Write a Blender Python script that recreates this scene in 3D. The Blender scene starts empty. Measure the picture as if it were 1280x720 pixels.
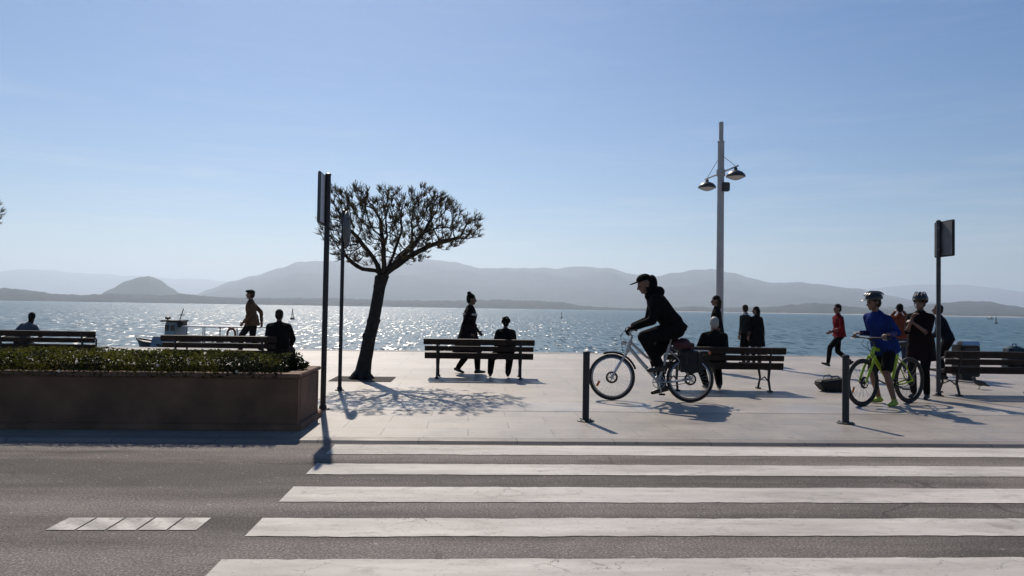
import bpy, bmesh, math, random
from mathutils import Vector, Matrix, Quaternion, noise
from mathutils.kdtree import KDTree
PI = math.pi; R = math.radians
rnd = random.Random(11)
scene = bpy.context.scene
COL = scene.collection

# ------------------------------------------------------------------ camera
F = 924.0                       # focal length in pixels of a 1280 wide frame
CAM = Vector((0, 0, 1.35))      # eye height above the pavement
YAW, PITCH, ROLL = R(3.2), math.atan(25 / F), R(0.94)
fh = Vector((math.sin(YAW), math.cos(YAW), 0)); rh = Vector((math.cos(YAW), -math.sin(YAW), 0)); up = Vector((0, 0, 1))
FW = fh * math.cos(PITCH) + up * math.sin(PITCH); U0 = up * math.cos(PITCH) - fh * math.sin(PITCH)
RT = rh * math.cos(ROLL) + U0 * math.sin(ROLL); UP = U0 * math.cos(ROLL) - rh * math.sin(ROLL)

def ray(px, py): return FW + RT * ((px - 640) / F) + UP * ((360 - py) / F)
def at(px, py, z=0.0):
    d = ray(px, py); return CAM + d * ((z - CAM.z) / d.z)
def at_depth(px, depth, z=0.0):
    py = 385 + (px - 640) * math.tan(ROLL)
    d = ray(px, py); p = CAM + d * depth; p.z = z; return p
def bearing(px, py):
    d = ray(px, py); return math.atan2(d.x, d.y), d.z / math.hypot(d.x, d.y)

cd = bpy.data.cameras.new('camera'); cam = bpy.data.objects.new('camera', cd); COL.objects.link(cam)
cd.sensor_width = 36; cd.lens = 36 * F / 1280; cd.clip_start = 0.05; cd.clip_end = 90000
m = Matrix((RT, UP, -FW)).transposed().to_4x4(); m.translation = CAM; cam.matrix_world = m
scene.camera = cam

# ------------------------------------------------------------------ light
SUN_EL = R(43.5); SUN_DIR_PX = 388
b_, _ = bearing(SUN_DIR_PX, 382)                      # compass bearing of the sun, clockwise from +Y
S = Vector((math.sin(b_) * math.cos(SUN_EL), math.cos(b_) * math.cos(SUN_EL), math.sin(SUN_EL)))
w = bpy.data.worlds.new('World'); scene.world = w; w.use_nodes = True
nt = w.node_tree; bg = nt.nodes['Background']; sky = nt.nodes.new('ShaderNodeTexSky')
sky.sky_type = 'NISHITA'; sky.sun_disc = False; sky.sun_elevation = SUN_EL; sky.sun_rotation = b_
sky.altitude = 0; sky.air_density = 1.0; sky.dust_density = 0.22; sky.ozone_density = 3.2
hs = nt.nodes.new('ShaderNodeHueSaturation'); hs.inputs['Saturation'].default_value = 1.38; hs.inputs['Hue'].default_value = .505; nt.links.new(sky.outputs[0], hs.inputs['Color']); 
tcw = nt.nodes.new('ShaderNodeTexCoord'); mpw = nt.nodes.new('ShaderNodeMapping'); mpw.inputs['Scale'].default_value = (2.2, 2.2, 26); nt.links.new(tcw.outputs['Generated'], mpw.inputs[0])
nzw = nt.nodes.new('ShaderNodeTexNoise'); nzw.inputs['Scale'].default_value = 2.0; nzw.inputs['Detail'].default_value = 7; nzw.inputs['Roughness'].default_value = .62; nt.links.new(mpw.outputs[0], nzw.inputs['Vector'])
sep = nt.nodes.new('ShaderNodeSeparateXYZ'); nt.links.new(tcw.outputs['Generated'], sep.inputs[0])
lowr = nt.nodes.new('ShaderNodeMapRange'); lowr.inputs[1].default_value = .03; lowr.inputs[2].default_value = .26; lowr.inputs[3].default_value = .55; lowr.inputs[4].default_value = .05; nt.links.new(sep.outputs[2], lowr.inputs[0])
nrw = nt.nodes.new('ShaderNodeMapRange'); nrw.inputs[1].default_value = .48; nrw.inputs[2].default_value = .78; nt.links.new(nzw.outputs[0], nrw.inputs[0])
fcw = nt.nodes.new('ShaderNodeMath'); fcw.operation = 'MULTIPLY'; nt.links.new(nrw.outputs[0], fcw.inputs[0]); nt.links.new(lowr.outputs[0], fcw.inputs[1])
thin = nt.nodes.new('ShaderNodeMix'); thin.data_type = 'RGBA'; nt.links.new(fcw.outputs[0], thin.inputs[0]); nt.links.new(hs.outputs[0], thin.inputs[6]); thin.inputs[7].default_value = (9.5, 9.8, 10.2, 1)   # thin high cloud
nt.links.new(thin.outputs[2], bg.inputs[0]); bg.inputs[1].default_value = 0.075
ld = bpy.data.lights.new('sun', 'SUN'); ld.energy = 4.9; ld.angle = R(0.55); ld.color = (1, 0.895, 0.77)
lo = bpy.data.objects.new('sun', ld); COL.objects.link(lo); lo.rotation_euler = (-S).to_track_quat('-Z', 'Y').to_euler()
vs = scene.view_settings; vs.view_transform = 'Standard'; vs.look = 'None'; vs.exposure = 0.0; vs.gamma = 1; vs.use_curve_mapping = False
cy = scene.cycles; cy.use_denoising = True; cy.max_bounces = 6; cy.diffuse_bounces = 3; cy.glossy_bounces = 3; cy.transmission_bounces = 4
cy.volume_bounces = 1; cy.caustics_reflective = False; cy.caustics_refractive = False; cy.sample_clamp_indirect = 6
cy.use_adaptive_sampling = True; cy.adaptive_threshold = 0.01

# ------------------------------------------------------------------ materials
M = {}
def mat(name, col, rough=0.6, metal=0.0, var=0.0, scale=8.0, bump=0.0, bscale=None, spec=0.5, col2=None, trans=0.0, detail=6):
    ma = bpy.data.materials.new(name); ma.use_nodes = True; M[name] = ma
    n = ma.node_tree; p = n.nodes['Principled BSDF']
    p.inputs['Roughness'].default_value = rough; p.inputs['Metallic'].default_value = metal
    p.inputs['Specular IOR Level'].default_value = spec
    p.inputs['Base Color'].default_value = (*col, 1)
    tc = n.nodes.new('ShaderNodeTexCoord')
    if var or col2:
        nz = n.nodes.new('ShaderNodeTexNoise'); nz.inputs['Scale'].default_value = scale; nz.inputs['Detail'].default_value = detail
        n.links.new(tc.outputs['Object'], nz.inputs['Vector'])
        rp = n.nodes.new('ShaderNodeValToRGB')
        a = [c * (1 - var) for c in col]; b = col2 or [min(1, c * (1 + var)) for c in col]
        rp.color_ramp.elements[0].position = .32; rp.color_ramp.elements[1].position = .68
        rp.color_ramp.elements[0].color = (*a, 1); rp.color_ramp.elements[1].color = (*b, 1)
        n.links.new(nz.outputs[0], rp.inputs[0]); n.links.new(rp.outputs[0], p.inputs['Base Color'])
    if bump:
        nb = n.nodes.new('ShaderNodeTexNoise'); nb.inputs['Scale'].default_value = bscale or scale * 4; nb.inputs['Detail'].default_value = 5
        n.links.new(tc.outputs['Object'], nb.inputs['Vector'])
        bp = n.nodes.new('ShaderNodeBump'); bp.inputs['Strength'].default_value = bump; bp.inputs['Distance'].default_value = 0.02
        n.links.new(nb.outputs[0], bp.inputs['Height']); n.links.new(bp.outputs[0], p.inputs['Normal'])
    if trans:
        tr = n.nodes.new('ShaderNodeBsdfTranslucent'); mx = n.nodes.new('ShaderNodeMixShader'); mx.inputs[0].default_value = trans
        tr.inputs[0].default_value = (*[min(1, c * 1.6) for c in col], 1)
        out = n.nodes['Material Output']
        n.links.new(p.outputs[0], mx.inputs[1]); n.links.new(tr.outputs[0], mx.inputs[2]); n.links.new(mx.outputs[0], out.inputs[0])
    return ma

class G:                                               # tiny node graph helper
    def __init__(s, name, rough=.6):
        s.m = bpy.data.materials.new(name); s.m.use_nodes = True; M[name] = s.m
        s.n = s.m.node_tree; s.p = s.n.nodes['Principled BSDF']; s.p.inputs['Roughness'].default_value = rough
        s.tc = s.n.nodes.new('ShaderNodeTexCoord').outputs['Object']
    def new(s, t, **kw):
        x = s.n.nodes.new(t)
        for k, v in kw.items():
            if k.startswith('i_'): x.inputs[k[2:].replace('_', ' ')].default_value = v
            else: setattr(x, k, v)
        return x
    def link(s, a, b): s.n.links.new(a, b)
    def noise(s, scale, detail=5, rough=.55, vec=None):
        x = s.new('ShaderNodeTexNoise'); x.inputs['Scale'].default_value = scale; x.inputs['Detail'].default_value = detail
        x.inputs['Roughness'].default_value = rough; s.link(vec or s.tc, x.inputs['Vector']); return x
    def scaled(s, v):
        x = s.new('ShaderNodeMapping'); x.inputs['Scale'].default_value = v; s.link(s.tc, x.inputs['Vector']); return x.outputs[0]
    def ramp(s, src, stops):
        x = s.new('ShaderNodeValToRGB'); e = x.color_ramp.elements
        while len(e) < len(stops): e.new(0.5)
        for k, (pos, c) in enumerate(stops):
            e[k].position = pos; e[k].color = (*c, 1) if hasattr(c, '__len__') else (c, c, c, 1)
        s.link(src, x.inputs[0]); return x.outputs[0]
    def mix(s, fac, a, b, mode='MIX'):
        x = s.new('ShaderNodeMix', data_type='RGBA', blend_type=mode)
        for sock, v in ((x.inputs[0], fac), (x.inputs[6], a), (x.inputs[7], b)):
            if isinstance(v, (int, float)): sock.default_value = v
            elif isinstance(v, tuple): sock.default_value = (*v, 1)
            else: s.link(v, sock)
        return x.outputs[2]
    def bump(s, h, strength, dist, normal=None):
        x = s.new('ShaderNodeBump'); x.inputs['Strength'].default_value = strength; x.inputs['Distance'].default_value = dist
        s.link(h, x.inputs['Height'])
        if normal: s.link(normal, x.inputs['Normal'])
        return x.outputs[0]

def paving_mat(name, c1, c2, joint, bw, bh, rough, stain=.35):
    g = G(name, rough)
    br = g.new('ShaderNodeTexBrick', offset=.5); g.link(g.tc, br.inputs['Vector'])
    br.inputs['Scale'].default_value = 1; br.inputs['Brick Width'].default_value = bw; br.inputs['Row Height'].default_value = bh
    br.inputs['Mortar Size'].default_value = .006; br.inputs['Mortar Smooth'].default_value = .3; br.inputs['Bias'].default_value = -.1
    br.inputs['Color1'].default_value = (*c1, 1); br.inputs['Color2'].default_value = (*c2, 1); br.inputs['Mortar'].default_value = (*joint, 1)
    big = g.ramp(g.noise(.55, 6, .6).outputs[0], [(.3, 1 - stain), (.62, 1.0)])
    fine = g.ramp(g.noise(60, 4).outputs[0], [(.3, .76), (.7, 1.0)])
    spots = g.ramp(g.noise(9, 3, .5).outputs[0], [(.28, .5), (.36, 1.0)])
    c = g.mix(1.0, br.outputs[0], big, 'MULTIPLY'); c = g.mix(1.0, c, fine, 'MULTIPLY'); c = g.mix(.8, c, spots, 'MULTIPLY')
    g.link(c, g.p.inputs['Base Color'])
    rg = g.ramp(g.noise(2.2, 5).outputs[0], [(.3, rough - .08), (.7, rough + .1)]); g.link(rg, g.p.inputs['Roughness'])
    n1 = g.bump(g.noise(90, 3).outputs[0], .35, .004); inv = g.ramp(br.outputs['Fac'], [(0, 1.0), (1, 0.0)])
    g.link(g.bump(inv, .5, .004, n1), g.p.inputs['Normal'])
    return g.m

paving_mat('slab_near', (.36, .318, .275), (.32, .282, .244), (.17, .15, .13), .92, .46, .5)
paving_mat('slab_band', (.44, .395, .345), (.405, .36, .315), (.17, .155, .145), 1.5, 1.2, .42)
paving_mat('slab_wide', (.41, .36, .305), (.37, .325, .275), (.19, .165, .15), 1.2, .6, .5)
paving_mat('slab_edge', (.46, .40, .335), (.41, .355, .30), (.17, .15, .14), 1.6, .9, .48)
paving_mat('kerb_stone', (.24, .21, .185), (.20, .175, .155), (.08, .07, .06), 1.0, 3.0, .6)

g = G('asphalt', .85); g.p.inputs['Specular IOR Level'].default_value = .22
base = g.ramp(g.noise(70, 4, .7).outputs[0], [(.30, (.055, .046, .042)), (.52, (.150, .130, .118)), (.70, (.33, .295, .27))])
band = g.ramp(g.noise(1.0, 5, .6, g.scaled((.12, .9, 1))).outputs[0], [(.40, .55), (.58, 1.25)])
patch = g.ramp(g.noise(3.0, 5, .6).outputs[0], [(.3, .85), (.7, 1.08)])
spk = g.ramp(g.noise(26, 1, .3).outputs[0], [(.74, (0, 0, 0)), (.79, (.16, .15, .14))])
stain = g.ramp(g.noise(.8, 3, .5, g.scaled((.5, 1.3, 1))).outputs[0], [(.28, .5), (.36, 1.0)])
seam_v = g.new('ShaderNodeTexVoronoi', feature='DISTANCE_TO_EDGE'); seam_v.inputs['Scale'].default_value = .55
wob = g.new('ShaderNodeVectorMath', operation='SCALE'); wob.inputs[3].default_value = .35; g.link(g.noise(2.5, 5, .6).outputs[1], wob.inputs[0])
wad = g.new('ShaderNodeVectorMath', operation='ADD'); g.link(g.tc, wad.inputs[0]); g.link(wob.outputs[0], wad.inputs[1]); g.link(wad.outputs[0], seam_v.inputs['Vector'])
seam = g.mix(1.0, g.ramp(seam_v.outputs[0], [(.003, .55), (.010, 1.0)]), g.ramp(g.noise(.7, 2).outputs[0], [(.36, 0.0), (.46, 1.0)]), 'LIGHTEN')
c = g.mix(1.0, base, band, 'MULTIPLY'); c = g.mix(1.0, c, patch, 'MULTIPLY'); c = g.mix(1.0, c, stain, 'MULTIPLY'); c = g.mix(1.0, c, seam, 'MULTIPLY'); c = g.mix(1.0, c, spk, 'ADD')
g.link(c, g.p.inputs['Base Color'])
g.link(g.bump(g.noise(110, 4).outputs[0], .6, .006), g.p.inputs['Normal'])

g = G('road_paint', .7); g.p.inputs['Specular IOR Level'].default_value = .3
wv = g.noise(5.5, 6, .65); vor = g.new('ShaderNodeTexVoronoi', feature='DISTANCE_TO_EDGE'); vor.inputs['Scale'].default_value = 3.4
dist = g.new('ShaderNodeVectorMath', operation='ADD'); sc_ = g.new('ShaderNodeVectorMath', operation='SCALE'); sc_.inputs[3].default_value = .25
g.link(wv.outputs[1], sc_.inputs[0]); g.link(g.tc, dist.inputs[0]); g.link(sc_.outputs[0], dist.inputs[1]); g.link(dist.outputs[0], vor.inputs['Vector'])
crack = g.ramp(vor.outputs[0], [(.006, 1.0), (.018, 0.0)])
cmask = g.ramp(g.noise(1.4, 3).outputs[0], [(.55, 0.0), (.66, .8)])
cr = g.mix(1.0, crack, cmask, 'MULTIPLY')
pits = g.mix(1.0, g.ramp(g.noise(34, 4, .65).outputs[0], [(.60, 0.0), (.68, .9)]), g.ramp(g.noise(1.1, 4, .6, g.scaled((.5, 1.2, 1))).outputs[0], [(.36, 0.15), (.62, 1.0)]), 'MULTIPLY')
dirt = g.ramp(g.noise(1.7, 6, .65, g.scaled((.35, 1.6, 1))).outputs[0], [(.3, (.33, .305, .275)), (.65, (.60, .56, .51))])
wear = g.mix(1.0, g.ramp(g.noise(8, 8, .72, g.scaled((.7, 1.2, 1))).outputs[0], [(.53, 0.0), (.66, .85)]), g.ramp(g.noise(.9, 3, .5).outputs[0], [(.35, .25), (.65, 1.0)]), 'MULTIPLY')
c = g.mix(wear, dirt, (.27, .245, .22)); c = g.mix(cr, c, (.10, .09, .085)); c = g.mix(pits, c, (.17, .155, .145))
g.link(c, g.p.inputs['Base Color']); g.link(g.bump(g.noise(90, 3).outputs[0], .4, .004), g.p.inputs['Normal'])
g = G('worn_paint', .7)
wvs = g.new('ShaderNodeTexWave', wave_type='BANDS', bands_direction='DIAGONAL'); wvs.inputs['Scale'].default_value = 2.1; wvs.inputs['Distortion'].default_value = 2.5; wvs.inputs['Detail'].default_value = 3
g.link(g.tc, wvs.inputs['Vector'])
c = g.ramp(wvs.outputs[0], [(.15, (.30, .28, .255)), (.55, (.38, .355, .325)), (.9, (.48, .45, .41))])
c = g.mix(g.ramp(g.noise(24, 5, .7).outputs[0], [(.5, 0.0), (.7, .8)]), c, (.10, .095, .09)); g.link(c, g.p.inputs['Base Color'])

g = G('sea_water', .30)                                # slopes given straight to the normal: they hold at every distance
g.p.inputs['Base Color'].default_value = (.014, .062, .074, 1); g.p.inputs['IOR'].default_value = 1.333
def centred(o, k):
    s1 = g.new('ShaderNodeVectorMath', operation='SUBTRACT'); s1.inputs[1].default_value = (.5, .5, .5); g.link(o, s1.inputs[0])
    s2 = g.new('ShaderNodeVectorMath', operation='MULTIPLY'); s2.inputs[1].default_value = (k, k, 0); g.link(s1.outputs[0], s2.inputs[0]); return s2.outputs[0]
w1 = centred(g.noise(1.0, 2, .5, g.scaled((2.4, .34, 1))).outputs[1], 1.95); w2 = centred(g.noise(1.0, 4, .6, g.scaled((.7, .5, 1))).outputs[1], 1.15)
ad = g.new('ShaderNodeVectorMath', operation='ADD'); g.link(w1, ad.inputs[0]); g.link(w2, ad.inputs[1])
ad2 = g.new('ShaderNodeVectorMath', operation='ADD'); g.link(ad.outputs[0], ad2.inputs[0]); ad2.inputs[1].default_value = (0, 0, 1)
nm = g.new('ShaderNodeVectorMath', operation='NORMALIZE'); g.link(ad2.outputs[0], nm.inputs[0]); g.link(nm.outputs[0], g.p.inputs['Normal'])

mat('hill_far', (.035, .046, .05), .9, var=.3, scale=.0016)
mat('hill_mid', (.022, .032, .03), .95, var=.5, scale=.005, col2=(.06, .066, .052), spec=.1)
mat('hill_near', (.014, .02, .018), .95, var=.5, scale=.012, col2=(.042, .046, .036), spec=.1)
mat('sand', (.42, .37, .30), .9, var=.15, scale=.02)
mat('earth', (.10, .085, .065), .95, var=.3, scale=.05)
mat('quay_stone', (.24, .22, .20), .7, var=.25, scale=1.5, bump=.4)
mat('iron', (.009, .009, .010), .55, .0, var=.2, scale=20)
mat('bollard_paint', (.008, .008, .009), .5, .0, var=.3, scale=12, bump=.1)
mat('galv', (.06, .06, .064), .55, .5, var=.2, scale=14)
mat('pole_dark', (.016, .016, .018), .5, .1, var=.25, scale=10)
mat('lamp_paint', (.40, .385, .38), .42, .1, var=.08, scale=5)
mat('lamp_dark', (.05, .05, .055), .4, .3)
mat('lamp_glass', (.50, .50, .50), .25, var=.1, scale=30)
mat('sign_white', (.55, .56, .58), .4, var=.06, scale=12)
mat('sign_back', (.10, .103, .11), .6, .1, var=.15, scale=6)
mat('bench_wood', (.022, .014, .011), .6, var=.4, scale=9, bump=.2, spec=.2)
mat('planter_stone', (.17, .088, .05), .85, var=.3, scale=2.2, bump=.3, bscale=40)
mat('planter_rim', (.175, .10, .062), .85, var=.25, scale=3, bump=.3, bscale=50)
mat('soil', (.03, .022, .016), .95, var=.3, scale=20, bump=.5)
mat('leaf', (.05, .052, .009), .7, var=.45, scale=5, col2=(.125, .11, .016), trans=.5, spec=.05)
mat('leaf_dark', (.014, .02, .007), .7, var=.4, scale=6, col2=(.028, .032, .010), trans=.2, spec=.05)
mat('petal', (.62, .60, .52), .6, trans=.3)
mat('bark', (.018, .014, .012), .9, var=.4, scale=9, bump=.9, bscale=28)
mat('tamarisk_leaf', (.06, .05, .026), .8, var=.4, scale=3, col2=(.13, .10, .055), trans=.25, spec=.2)
mat('skin', (.15, .078, .054), .5, var=.06, scale=30); mat('skin_dark', (.20, .11, .075), .5)
mat('eye', (.02, .015, .012), .2)
for nme, c in dict(black_cloth=(.005, .005, .006), navy_cloth=(.006, .008, .015), charcoal_cloth=(.011, .011, .013), plum_cloth=(.011, .006, .008), tan_cloth=(.085, .05, .03),
                   grey_cloth=(.10, .11, .13), green_grey_cloth=(.028, .031, .028), red_cloth=(.14, .010, .015), blue_cloth=(.007, .022, .125), orange_cloth=(.14, .036, .018), denim=(.03, .04, .07), pale_cloth=(.5, .5, .5),
                   brown_cloth=(.045, .028, .02)).items():
    mat(nme, c, .9, var=.22, scale=7, bump=.7, bscale=15, spec=.08)
mat('shoe', (.013, .012, .012), .5); mat('shoe_lime', (.30, .38, .03), .5); mat('sole', (.25, .25, .24), .6)
mat('hair_black', (.006, .005, .0045), .8, spec=.15, var=.4, scale=60); mat('hair_brown', (.018, .011, .007), .75, spec=.2, var=.4, scale=60); mat('hair_white', (.30, .29, .275), .55, var=.25, scale=60)
mat('helmet_black', (.014, .014, .015), .3); mat('helmet_white', (.2, .2, .2), .3)
mat('bike_silver', (.42, .43, .45), .3, .35); mat('bike_lime', (.30, .42, .015), .3); mat('rubber', (.012, .012, .012), .7); mat('alloy', (.35, .35, .36), .3, .9); mat('steel_dark', (.02, .02, .02), .55, .3)
mat('saddle', (.012, .011, .011), .5); mat('pannier', (.007, .006, .007), .75, var=.3, scale=12, bump=.3); mat('wine_bag', (.05, .012, .018), .7, var=.2, scale=9); mat('reflector', (.5, .12, .02), .2)
mat('bin_metal', (.009, .0085, .0085), .45, .3, var=.2, scale=8); mat('bin_lid', (.45, .45, .46), .22, .9)
mat('feather', (.05, .05, .055), .7, var=.4, scale=30); mat('beak', (.05, .04, .035), .5)
mat('hull_navy', (.016, .018, .045), .4, var=.1, scale=2); mat('hull_grey', (.22, .235, .28), .45, var=.12, scale=2); mat('boat_white', (.30, .31, .33), .45, var=.1, scale=3); mat('deck', (.16, .13, .10), .7)
mat('dark_glass', (.02, .025, .03), .1); mat('buoy_paint', (.08, .02, .02), .5); mat('buoy_green', (.02, .05, .03), .5); mat('ring_orange', (.4, .12, .05), .5)
mat('house_white', (.7, .68, .64), .8); mat('roof_tile', (.25, .10, .06), .8); mat('teal_cloth', (.02, .05, .065), .8, var=.2, scale=9)

# ------------------------------------------------------------------ mesh helpers
class MB:
    def __init__(s): s.v = []; s.f = []; s.mi = []; s.reg = []
    def _add(s, vs, fs, mi=0, reg=0):
        b = len(s.v); s.v += [Vector(p) for p in vs]; s.f += [[b + i for i in f] for f in fs]; s.mi += [mi] * len(fs); s.reg += [reg] * len(vs); return s
    def box(s, c, d, rot=None, mi=0, taper=1.0):
        x, y, z = d[0] / 2, d[1] / 2, d[2] / 2; vs = []
        for k in (-1, 1):
            t = taper if k > 0 else 1
            for a, b in ((-1, -1), (1, -1), (1, 1), (-1, 1)):
                p = Vector((a * x * t, b * y * t, k * z)); vs.append((rot @ p if rot else p) + Vector(c))
        return s._add(vs, [(3, 2, 1, 0), (4, 5, 6, 7), (0, 1, 5, 4), (1, 2, 6, 5), (2, 3, 7, 6), (3, 0, 4, 7)], mi)
    def tube(s, pts, r, seg=10, mi=0, closed=False, jit=0.0, flat=1.0):
        pts = [Vector(p) for p in pts]; n = len(pts); rr = r if hasattr(r, '__len__') else [r] * n
        vs = []; prev = None
        for i, p in enumerate(pts):
            if closed: t = pts[(i + 1) % n] - pts[i - 1]
            else: t = pts[min(i + 1, n - 1)] - pts[max(i - 1, 0)]
            t.normalize()
            if prev is None: a = t.orthogonal().normalized()
            else:
                a = prev - t * prev.dot(t)
                a = a.normalized() if a.length > 1e-6 else t.orthogonal().normalized()
            prev = a; b = t.cross(a)
            for k in range(seg):
                th = 2 * PI * k / seg; q = rr[i] * (1 + (rnd.uniform(-jit, jit) if jit else 0))
                vs.append(p + a * (q * math.cos(th)) + b * (q * math.sin(th) * flat))
        fs = []
        for i in range(n if closed else n - 1):
            j = (i + 1) % n
            for k in range(seg):
                l = (k + 1) % seg; fs.append((i * seg + k, i * seg + l, j * seg + l, j * seg + k))
        if not closed: fs += [tuple(range(seg))[::-1], tuple((n - 1) * seg + k for k in range(seg))]
        return s._add(vs, fs, mi)
    def ring(s, c, R_, r, axis='y', seg=48, sub=8, mi=0, a0=0, a1=2 * PI, flat=1.0):
        full = abs(a1 - a0 - 2 * PI) < 1e-6; n = seg if full else max(4, int(seg * (a1 - a0) / (2 * PI)) + 1); pts = []
        for k in range(n):
            t = a0 + (a1 - a0) * k / (n if full else n - 1); u, v_ = math.cos(t) * R_, math.sin(t) * R_
            pts.append(Vector(c) + (Vector((u, 0, v_)) if axis == 'y' else Vector((u, v_, 0)) if axis == 'z' else Vector((0, u, v_))))
        return s.tube(pts, r, sub, mi, closed=full, flat=flat)
    def lathe(s, prof, c=(0, 0, 0), seg=24, mi=0, rot=None):
        vs = []
        for r, z in prof:
            for k in range(seg):
                p = Vector((r * math.cos(2 * PI * k / seg), r * math.sin(2 * PI * k / seg), z)); vs.append((rot @ p if rot else p) + Vector(c))
        fs = []; n = len(prof)
        for i in range(n - 1):
            for k in range(seg):
                l = (k + 1) % seg; fs.append((i * seg + k, i * seg + l, (i + 1) * seg + l, (i + 1) * seg + k))
        fs += [tuple(range(seg))[::-1], tuple((n - 1) * seg + k for k in range(seg))]
        return s._add(vs, fs, mi)
    def capsule(s, p0, r0, p1, r1, reg=0, seg=12):
        p0, p1 = Vector(p0), Vector(p1); ax = p1 - p0; L = max(ax.length, 1e-5); t = ax / L; a = t.orthogonal().normalized(); b = t.cross(a)
        st = [(-r0 * math.cos(x), r0 * math.sin(x)) for x in (.15, .5, 1.0)]
        n = max(2, int(L / .03)); st += [(L * k / n, r0 + (r1 - r0) * k / n) for k in range(n + 1)]
        st += [(L + r1 * math.cos(x), r1 * math.sin(x)) for x in (1.0, .5, .15)]
        vs = []
        for d, r in st:
            for k in range(seg):
                th = 2 * PI * k / seg; vs.append(p0 + t * d + (a * math.cos(th) + b * math.sin(th)) * r)
        fs = []; m_ = len(st)
        for i in range(m_ - 1):
            for k in range(seg):
                l = (k + 1) % seg; fs.append((i * seg + k, i * seg + l, (i + 1) * seg + l, (i + 1) * seg + k))
        fs += [tuple(range(seg))[::-1], tuple((m_ - 1) * seg + k for k in range(seg))]
        return s._add(vs, fs, 0, reg)
    def blob(s, c, rad, rot=None, reg=0, nu=16, nv=10, mi=0, zmin=-1.0):
        vs = []; c = Vector(c)
        for i in range(nv + 1):
            ph = -PI / 2 + PI * i / nv; z = max(math.sin(ph), zmin); q = max(math.cos(ph), .02)
            for k in range(nu):
                th = 2 * PI * k / nu; p = Vector((q * math.cos(th) * rad[0], q * math.sin(th) * rad[1], z * rad[2])); vs.append((rot @ p if rot else p) + c)
        fs = []
        for i in range(nv):
            for k in range(nu):
                l = (k + 1) % nu; fs.append((i * nu + k, i * nu + l, (i + 1) * nu + l, (i + 1) * nu + k))
        fs += [tuple(range(nu))[::-1], tuple(nv * nu + k for k in range(nu))]
        return s._add(vs, fs, mi, reg)
    def loft(s, secs, reg=0, seg=34, mi=0):
        """secs: (centre, lateral vector, depth vector) superellipse sections"""
        out = []
        for i in range(len(secs) - 1):
            n = max(1, int((secs[i + 1][0] - secs[i][0]).length / .016))
            for k in range(n): out.append([secs[i][q].lerp(secs[i + 1][q], k / n) for q in range(3)])
        out.append(list(secs[-1])); vs = []
        for c, a, b in out:
            for k in range(seg):
                th = 2 * PI * k / seg; x, y = math.cos(th), math.sin(th)
                vs.append(c + a * (math.copysign(abs(x) ** .8, x)) + b * (math.copysign(abs(y) ** .8, y)))
        fs = []; n = len(out)
        for i in range(n - 1):
            for k in range(seg):
                l = (k + 1) % seg; fs.append((i * seg + k, i * seg + l, (i + 1) * seg + l, (i + 1) * seg + k))
        fs += [tuple(range(seg))[::-1], tuple((n - 1) * seg + k for k in range(seg))]
        return s._add(vs, fs, mi, reg)
    def quad(s, a, b, c, d, mi=0): return s._add([a, b, c, d], [(0, 1, 2, 3)], mi)
    def mesh(s, name, mats, smooth=True):
        me = bpy.data.meshes.new(name); me.from_pydata([tuple(p) for p in s.v], [], s.f); me.update()
        for x in (mats if isinstance(mats, (list, tuple)) else [mats]): me.materials.append(M[x])
        me.polygons.foreach_set('material_index', s.mi)
        bm = bmesh.new(); bm.from_mesh(me); bmesh.ops.recalc_face_normals(bm, faces=bm.faces); bm.to_mesh(me); bm.free()
        if smooth:
            me.polygons.foreach_set('use_smooth', [True] * len(me.polygons)); me.set_sharp_from_angle(angle=R(38))
        return me
    def build(s, name, mats, parent=None, smooth=True, bevel=0.0, loc=None):
        me = s.mesh(name, mats, smooth)
        if bevel:
            bm = bmesh.new(); bm.from_mesh(me)
            bmesh.ops.bevel(bm, geom=[e for e in bm.edges if len(e.link_faces) == 2 and e.calc_face_angle(0) > .6], offset=bevel, segments=2, affect='EDGES', clamp_overlap=True)
            bm.to_mesh(me); bm.free()
        o = bpy.data.objects.new(name, me); COL.objects.link(o)
        if parent: o.parent = parent
        if loc: o.location = loc
        return o

def tag(o, label=None, cat=None, group=None, kind=None):
    for k, v in (('label', label), ('category', cat), ('group', group), ('kind', kind)):
        if v: o[k] = v
    return o
def thing(name, label, cat, loc=(0, 0, 0), rz=0.0, group=None):
    o = bpy.data.objects.new(name, None); o.empty_display_size = .2; COL.objects.link(o); o.location = loc; o.rotation_euler = (0, 0, rz); return tag(o, label, cat, group)
def copy_tree(o, parent=None):
    c = o.copy(); COL.objects.link(c); c.parent = parent
    for ch in list(o.children): copy_tree(ch, c)
    return c
def struct(name, mb, mats, smooth=False, bevel=0): return tag(mb.build(name, mats, None, smooth, bevel), kind='structure')

def fused(mb, name, mats, parent, voxel=.008, smooth=2, by_region=True):
    """melt overlapping shapes into ONE continuous surface, colour it by the nearest source shape"""
    me = mb.mesh(name + '_src', mats, False); o = bpy.data.objects.new(name, me); COL.objects.link(o)
    a = o.modifiers.new('r', 'REMESH'); a.mode = 'VOXEL'; a.voxel_size = voxel; a.adaptivity = 0
    if smooth: b = o.modifiers.new('s', 'SMOOTH'); b.factor = .5; b.iterations = smooth
    dg = bpy.context.evaluated_depsgraph_get(); dg.update(); new = bpy.data.meshes.new_from_object(o.evaluated_get(dg)); o.modifiers.clear(); o.data = new; bpy.data.meshes.remove(me)
    new.name = name; new.materials.clear()
    for x in mats: new.materials.append(M[x])
    if by_region and len(mats) > 1:
        kd = KDTree(len(mb.v))
        for i, p in enumerate(mb.v): kd.insert(p, i)
        kd.balance(); new.polygons.foreach_set('material_index', [mb.reg[kd.find(p.center)[1]] for p in new.polygons])
    new.polygons.foreach_set('use_smooth', [True] * len(new.polygons)); o.parent = parent
    return o

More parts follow.
